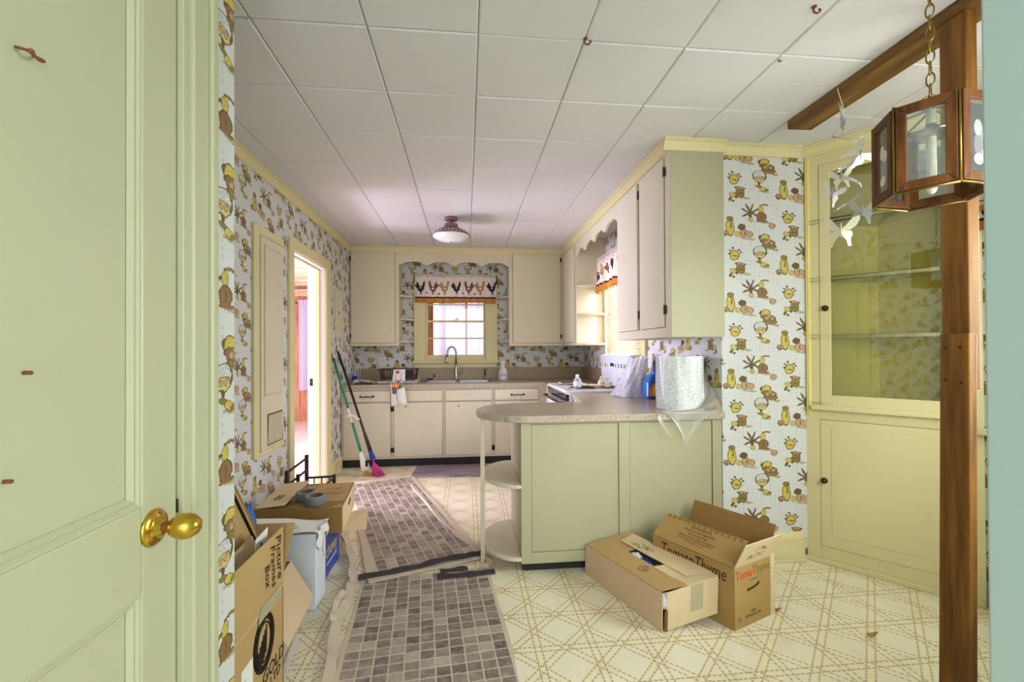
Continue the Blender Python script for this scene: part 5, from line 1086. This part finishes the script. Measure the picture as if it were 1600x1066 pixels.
ribbon('curled_edge',[(-.615,2.46),(-.66,2.62,.006),(-.72,2.80,.01),(-.80,3.0,.006),(-.87,3.25),(-.98,3.6)],.036,rb,'mat_base',.010,.007,.4,13,.010)
ribbon('curled_edge',[(.085,2.70),(-.02,2.86,.006),(-.10,3.04),(-.20,3.28),(-.34,3.66),(-.50,4.10)],.030,rb,'mat_base',.010,.006,.4,14,.008)
ribbon('torn_edge_strip',[(.10,2.50),(.13,2.56,.006),(.11,2.64,.01)],.030,ra,'mat_base',.010,.008,.5,15,.008)
sm=thing('sink_mat','grey plank-print floor mat in front of the sink cabinet','mat',(-.17,4.6,0))
obj('pad',MB().hexa([(-.555,4.385,.001),(.205,4.33,.001),(.20,4.80,.001),(-.535,4.82,.001)],[(-.545,4.395,.014),(.195,4.34,.014),(.19,4.79,.014),(-.525,4.81,.014)]),'sinkmat',sm,bev=.004)
# brooms
def broom(name,label,foot,top,hmat,seed,kind):
    r=thing(name,label,'broom',(foot[0],foot[1],0)); A=Vector(foot); B=Vector(top); D=(B-A).normalized(); Lh=(B-A).length
    n=D.cross(Vector((0,1,0))).normalized(); m=D.cross(n)
    if kind=='mag':
        obj('handle',MB().tube([A+D*.26,A+D*.42,A+D*.45,B-D*.05],[.020,.017,.0125,.0125],10),hmat,r); obj('hanging_cap',MB().tube([B-D*.055,B],[.0135,.010],10),'blackp',r)
        obj('ferrule',MB().lathe([(.026,.0),(.028,.03),(.021,.075),(.018,.10)],A+D*.17,D,14),'ink_blue',r)
    else:
        obj('handle',MB().tube([A+D*.20,A+D*.55],.0125,10),hmat,r); obj('white_sleeve',MB().tube([A+D*.55,A+D*.70],.0128,10),'plastic_w',r); obj('handle_top',MB().tube([A+D*.70,B-D*.01],.0125,10),hmat,r); obj('hanging_cap',MB().tube([B-D*.02,B],[.0135,.011],10),'blackp',r)
        obj('ferrule',MB().lathe([(.045,.0),(.040,.06),(.026,.13),(.016,.19)],A+D*.06,D,14),'plastic_w',r); obj('label_patch',MB().box(A.x-.012,A.x+.012,A.y-.047,A.y-.043,.10,.16),'ink',r)
    rr=random.Random(seed); mb=MB()
    for k in range(70):
        a=rr.uniform(0,2*PI); q=math.sqrt(rr.random()); sp=.024 if kind=='mag' else .040; s0=A+D*(.19 if kind=='mag' else .07)+(n*math.cos(a)+m*math.sin(a))*q*sp*.9
        fl_=(.068 if kind=='mag' else .058)*q; e=Vector((A.x+fl_*math.cos(a),A.y+fl_*.7*math.sin(a),.004+rr.uniform(0,.006)))
        mb.tube([s0,(s0+e)/2+Vector((fl_*.12*math.cos(a),0,0)),e],.0032,4)
    bo=obj('bristles',mb,'magenta' if kind=='mag' else 'straw',r); bo['kind']='stuff'
    return r
broom('broom','broom with a green handle and white head, leaning left of the black-handled one',(-.985,4.52,0),(-1.305,4.50,1.168),'green',3,'w')
broom('broom','broom with a black handle and magenta bristles, leaning by the corner cabinet',(-.875,4.49,0),(-1.303,4.64,1.238),'blackp',4,'mag')
bw=MB().tube(smoothpath([(-1.215,4.49,.585),(-1.17,4.475,.60),(-1.12,4.48,.59),(-1.09,4.52,.57),(-1.045,4.535,.555)],5),.008,8)
single('white_tie',MB().tube(smoothpath([(-1.175,4.478,.588),(-1.150,4.474,.606),(-1.115,4.49,.602),(-1.085,4.50,.578),(-1.060,4.50,.560)],6),.009,8),'plastic_w','white plastic tie strap binding the two broom handles together','tie')

# ------------------------------------------------------------------ things on the counters
dk=thing('dish_rack','black wire dish rack on a white draining tray left of the sink','dish rack',(-.77,5.12,.88))
obj('drain_tray',MB().hexa([(-.96,4.93,.881),(-.56,4.93,.881),(-.56,5.33,.881),(-.96,5.33,.881)],[(-.985,4.91,.905),(-.535,4.91,.905),(-.535,5.35,.905),(-.985,5.35,.905)]),'plastic_w',dk,bev=.006)
for z in (.918,1.03):
    e=0 if z<1 else .02; obj('wire_rim',MB().tube([(-.945-e,4.98-e,z),(-.585+e,4.98-e,z),(-.585+e,5.29+e,z),(-.945-e,5.29+e,z)],.005,6,True),'iron',dk)
w0=obj('wire',MB().tube([(-.93,4.98,.918),(-.93,4.96,1.03)],.003,5),'iron',dk); 
for k in range(1,12): share(w0,'wire',dk,(.0305*k,0,0))
w1=obj('wire',MB().tube([(-.93,5.29,.918),(-.93,5.31,1.03)],.003,5),'iron',dk)
for k in range(1,12): share(w1,'wire',dk,(.0305*k,0,0))
for x,e in ((-.945,-.02),(-.585,.02)):
    for k in range(7): obj('wire',MB().tube([(x,5.02+.04*k,.918),(x+e,5.02+.04*k,1.03)],.003,5),'iron',dk)
for x in (-.94,-.59):
    for y in (4.985,5.285): obj('foot',MB().sphere((x,y,.911),.008,.008,.007,8,6),'iron',dk)
pt=thing('black_plate','black plate or tray standing in the right end of the dish rack','plate',(-.66,5.1,.93)); obj('plate_face',MB().slab((-.705,5.01,.925),(-.60,5.02,.925),(-.60,5.06,1.028),(-.705,5.05,1.028),.008),'blackp',pt,bev=.002); obj('plate_rim',MB().tube([(-.705,5.008,.925),(-.60,5.018,.925),(-.60,5.058,1.028),(-.705,5.048,1.028)],.005,6,True),'blackp',pt)
def towel(u,v):
    x=-.80+.125*u+.018*math.sin(2.5*v*3)*(u-.5)*2*v; t=v
    if t<.28: y=4.955-.05*t/.28; z=1.035-.12*t/.28
    elif t<.45: q=(t-.28)/.17; y=4.905-.16*q; z=.915-.022*q
    else: q=(t-.45)/.55; y=4.745-.006*math.sin(8*u); z=.893-.235*q+.02*math.sin(3*u)*q; x=-.80+.125*u*(1+.15*q)+.01*q
    return (x,y+.004*math.sin(14*u),z)
def towel_mat():
    m,nt,b,out=newmat('towel_print'); uv=coord(nt,'UV'); mp=nt.nodes.new('ShaderNodeMapping'); mp.inputs['Scale'].default_value=(100,200,1); lk(nt,uv,mp.inputs['Vector'])
    col=motifs(nt,mp.outputs[0],C(226,222,226),[(C(120,92,104),None,[(50,84,44,20,0),(30,70,20,14,.3)]),(C(216,192,90),None,[(22,104,16,10,.2),(80,110,14,14,0)]),(C(110,140,70),None,[(84,100,14,16,.4),(16,112,10,6,0)]),(C(232,150,110),C(180,80,70),[(50,104,22,22,.2)]),(C(190,60,70),None,[(52,126,14,10,0),(36,186,16,8,0)]),(C(110,80,110),None,[(46,150,24,9,.1)]),(C(236,232,236),None,[(46,152,20,6,.1)])])
    lk(nt,col,b.inputs['Base Color']); b.inputs['Roughness'].default_value=.9; return m
M['towel']=towel_mat()
tw=thing('dish_towel','printed white dish towel hanging from the rack over the counter edge','towel',(-.73,4.9,.88))
mb=MB(); mb.grid(towel,14,36); mb.uv=[(i/14,1-j/36) for j in range(37) for i in range(15)]; cloth_obj('cloth',mb,'towel',tw)
obj('bunched_corner',MB().grid(lambda u,v:(-.735+.085*u+.02*v,4.735-.012*math.sin(PI*u)-.006*math.sin(6*v),.83-.15*v+.03*u*(1-v)),8,8),'paper',tw,thick=.003)
nw=thing('newspaper','folded pile of mail and newspaper at the left end of the back counter','paper',(-1.1,4.95,.88))
for k,(dx,dy,a,mt) in enumerate(((0,0,.1,'paper'),(.03,.01,-.1,'board_d'),(-.01,.02,.25,'paper'))):
    f=rot2((-1.11+dx,4.95+dy),a); obj('sheet',MB().grid(lambda u,v,f=f,k=k:f((u-.5)*.24,(v-.5)*.17,.884+.006*k+.022*math.sin(PI*u)*(1 if k!=1 else .5)),10,4),mt,nw,thick=.003)
obj('dark_fold',MB().tube([(-1.21,4.88,.892),(-1.13,4.87,.905),(-1.02,4.88,.89)],.009,6),'ink_maroon',nw)
single('tissue_pack',blob((-1.205,4.99,.905),.024,33,10,8,.12,(1.3,.9,.9)),'white_card','small white and violet pack beside the mail on the back counter','pack')
sb=thing('soap_bottle','clear pump soap bottle in a wire caddy in the left counter corner','bottle',(-1.27,5.20,.88))
obj('bottle_body',MB().lathe([(.028,0),(.030,.01),(.030,.085),(.022,.105),(.012,.115)],(-1.27,5.20,.881),(0,0,1),18),'plastic_c',sb); obj('pump',MB().cyl((-1.27,5.20,.99),(-1.27,5.20,1.035),.006,8).cyl((-1.27,5.20,1.035),(-1.245,5.185,1.035),.006,8),'plastic_w',sb); obj('label',MB().lathe([(.0305,.03),(.0305,.075)],(-1.27,5.20,.881),(0,0,1),18,a0=2,a1=5),'ink_blue',sb)
wcd=thing('wire_caddy','thin white wire caddy frame around the soap bottle','caddy',(-1.27,5.2,.88)); 
obj('caddy_frame',MB().tube([(-1.312,5.15,.884),(-1.312,5.15,1.05),(-1.228,5.15,1.05),(-1.228,5.15,.884)],.003,6,True),'plastic_w',wcd); obj('caddy_frame',MB().tube([(-1.312,5.25,.884),(-1.312,5.25,1.05),(-1.228,5.25,1.05),(-1.228,5.25,.884)],.003,6,True),'plastic_w',wcd)
spg=thing('scrub_sponge','orange and black scrub brush with a violet top at the left sink edge','sponge',(-.40,5.37,.886)); obj('scrub_pad',MB().box(-.405,-.345,5.345,5.39,.887,.915),'orange',spg,bev=.006); obj('dark_pad',MB().box(-.47,-.405,5.345,5.39,.887,.908),'blackp',spg,bev=.006); obj('brush_handle',MB().tube([(-.392,5.368,.914),(-.390,5.37,.935),(-.388,5.372,.958)],[.012,.009,.012],10),'ink_blue',spg)
sbt=thing('spray_bottle','white trigger spray bottle with a blue label right of the sink','bottle',(.432,5.30,.88))
obj('bottle_body',MB().lathe([(.050,0),(.055,.01),(.055,.09),(.046,.125),(.022,.16),(.015,.185),(.015,.20)],(.432,5.30,.881),(0,0,1),20),'plastic_w',sbt)
obj('label',MB().lathe([(.0558,.035),(.0558,.09)],(.432,5.30,.881),(0,0,1),24,a0=0,a1=2*PI*.999),'white_card',sbt); text('label_print','Spray',.034,(.432,5.2438,.948),(1,0,0),(0,0,1),'ink_blue',sbt,shear=.2)
obj('trigger_head',MB().box(.412,.448,5.285,5.315,1.08,1.115).tube([(.420,5.30,1.085),(.405,5.295,1.06),(.405,5.29,1.04)],.005,6).cyl((.412,5.30,1.10),(.398,5.298,1.10),.007,8),'plastic_w',sbt,bev=.003)
# on the stove
sz=.916
hb=thing('sanitizer_bottle','small clear bottle with a white cap standing on the stove top','bottle',(.93,3.70,.908)); obj('bottle_body',MB().lathe([(.032,0),(.034,.008),(.034,.06),(.022,.08),(.014,.086)],(.93,3.66,.92),(0,0,1),18),'plastic_c',hb); obj('cap',MB().lathe([(.014,.086),(.015,.088),(.015,.11),(.0,.112)],(.93,3.66,.92),(0,0,1),14),'plastic_w',hb); obj('label',MB().lathe([(.0346,.018),(.0346,.052)],(.93,3.66,.92),(0,0,1),18),'white_card',hb)
bo_=thing('oval_dish','cream oval spoon dish lying on the stove top','dish',(1.08,3.74,.92)); obj('dish',MB().lathe([(.0,.004),(.05,.002),(.075,.018),(.078,.022),(.07,.018),(.045,.008),(.0,.008)],(1.09,3.72,.919),(0,0,1),24),'ceramic',bo_); obj('dish_handle',MB().tube([(1.02,3.70,.937),(.975,3.69,.94)],[.010,.006],8),'ceramic',bo_)
def shaker(x,y,lb_,lean):
    s=thing('bird_shaker',lb_,'shaker',(x,y,.919),'ceramic bird shakers on the stove')
    obj('body',MB().lathe([(.020,0),(.026,.008),(.027,.025),(.018,.048),(.012,.058)],(x,y,.919),(lean,0,1),16),'ceramic',s); hd=Vector((x+lean*.07,y,.988)); obj('head',MB().sphere(hd,.015,.015,.014,12,8),'ceramic',s); obj('beak',MB().lathe([(.005,0),(0,.014)],hd+Vector((-.012,-.006,0)),(-1,-.5,-.1),8),'orange',s); obj('tail',MB().tube([(x+.018,y+.008,.94),(x+.04,y+.018,.955)],[.011,.004],8),'board_d',s)
shaker(1.19,3.86,'cream ceramic bird shaker, the farther of two on the stove',.15); shaker(1.20,3.68,'cream ceramic bird shaker, nearer the counter on the stove',-.1)
pp=thing('printed_flyer','printed flyer lying on the far burners of the stove','paper',(.98,4.15,.92)); obj('sheet',MB().slab((.87,4.06,.921),(1.10,4.02,.921),(1.12,4.24,.921),(.89,4.28,.921),.002),'paper',pp); obj('printed_block',MB().slab((.89,4.09,.9232),(1.03,4.06,.9232),(1.05,4.22,.9232),(.91,4.25,.9232),.0006),'ink_maroon',pp)
# bubble wrap and jug
RC=(1.286,2.565)
rw=thing('bubble_wrap_roll','large upright roll of clear bubble wrap at the wall end of the peninsula counter','roll',(RC[0],RC[1],.88))
def rr_(u,v):
    a=2*PI*u*1.0; r=.136+.003*math.sin(9*a+4*v)+.002*math.sin(23*a); return (RC[0]+r*math.cos(a),RC[1]+r*math.sin(a),.882+.315*v)
mb=MB(); mb.grid(rr_,64,8); obj('outer_wrap',mb,'bubble_roll',rw)
mb=MB(); pts=[]
for i in range(5): pass
for i,r0 in enumerate((.126,.115,.103,.09,.07,.05)): mb.lathe([(r0,.884),(r0,1.19-.004*i)],(RC[0],RC[1],0),(0,0,1),40)
obj('inner_layers',mb,'bubble_roll',rw); obj('top_face',MB().lathe([(.134,1.188),(.05,1.184)],(RC[0],RC[1],0),(0,0,1),40),'bubble_roll',rw); obj('paper_core',MB().lathe([(.046,.882),(.046,1.192),(.041,1.192),(.041,.882)],(RC[0],RC[1],0),(0,0,1),24),'core',rw)
def tail(u,v):   # loose wrap peeling off the right of the roll, forward over the counter edge
    if v<.5:
        q=v/.5; x=1.452; y=2.62-.24*q; z=.884+(.25*(1-u)*(1-q*.95))+.003*math.sin(9*u)
        x=1.448-.39*u*q+.004*math.sin(7*u); return (x,y,z+.004)
    q=(v-.5)/.5; drop=(.18*math.sin(PI*min(1,max(0,(u*1.0))))**.8)*q; x=1.448-.39*u; 
    x=x+(1.22-x)*q*.75; return (x,2.376-.006*math.sin(5*u+3*q),.889-drop-.004*q)
obj('loose_tail',MB().grid(tail,26,26),'film',rw)
obj('tail_fold',MB().tube(smoothpath([(1.055,2.366,.880),(1.08,2.362,.83),(1.115,2.364,.775),(1.14,2.366,.745)],6),[.004]+[.010]*6+[.008]*6+[.005]*6,8),'film',rw)
def pile(u,v):
    a=2*PI*u; z=.882+.30*v; r=(.075+.085*(1-v)**2.2)*(1+.10*math.sin(5*a+3*v)+.06*math.sin(11*a-7*v)); return (1.275+r*.85*math.cos(a)-.02*(1-v)+.06*v,3.33+r*1.0*math.sin(a),z+.01*math.sin(3*a)*v)
bp=thing('bubble_wrap_bundle','crumpled upright bundle of bubble wrap between the stove panel and the blue jug','bubble wrap',(1.27,3.33,.88))
obj('wrap',MB().grid(pile,40,18),'bubble',bp); obj('inner_wrap',MB().grid(lambda u,v:(lambda p:(1.29+(p[0]-1.29)*.6,3.33+(p[1]-3.33)*.6,.883+(p[2]-.882)*.93))(pile(u,v)),30,12),'bubble',bp)
def skirt(u,v): a=2*PI*u; r=.15+.035*v*(1+.35*math.sin(7*a)); return (1.255+r*.8*math.cos(a),3.33+r*.85*math.sin(a),.886+.012*(1-v)+.006*math.sin(9*a)*v)
obj('spread_wrap',MB().grid(skirt,40,3),'bubble',bp)
jg=thing('detergent_jug','blue detergent jug with an orange label half behind the bubble wrap roll','jug',(1.37,3.10,.88))
def jp(x,z): return (x,z)
jb=MB().prism([(-.075,0),(.075,0),(.080,.02),(.080,.12),(.05,.175),(.02,.19),(-.02,.19),(-.055,.165),(-.078,.12),(-.080,.02)],(1.372,3.06,.882),(1,0,0),(0,0,1),(0,1,0),.10); obj('jug_body',jb,'blue_plastic',jg,bev=.018)
obj('cap',MB().lathe([(.024,0),(.026,.01),(.026,.05),(.02,.055),(0,.055)],(1.385,3.11,1.070),(0,0,1),18),'ink_blue',jg); obj('handle_recess',MB().box(1.385,1.415,3.057,3.061,.985,1.04),'ink',jg,bev=.006)
lbj=obj('label',MB().prism([(-.065,.02),(.02,.02),(.03,.075),(0,.115),(-.045,.105),(-.068,.06)],(1.372,3.058,.882),(1,0,0),(0,0,1),(0,-1,0),.0015),'orange',jg); obj('label_figure',MB().prism([(-.045,.03),(-.01,.03),(-.005,.08),(-.025,.10),(-.045,.07)],(1.372,3.0562,.882),(1,0,0),(0,0,1),(0,-1,0),.001),'ink_gold',lbj)
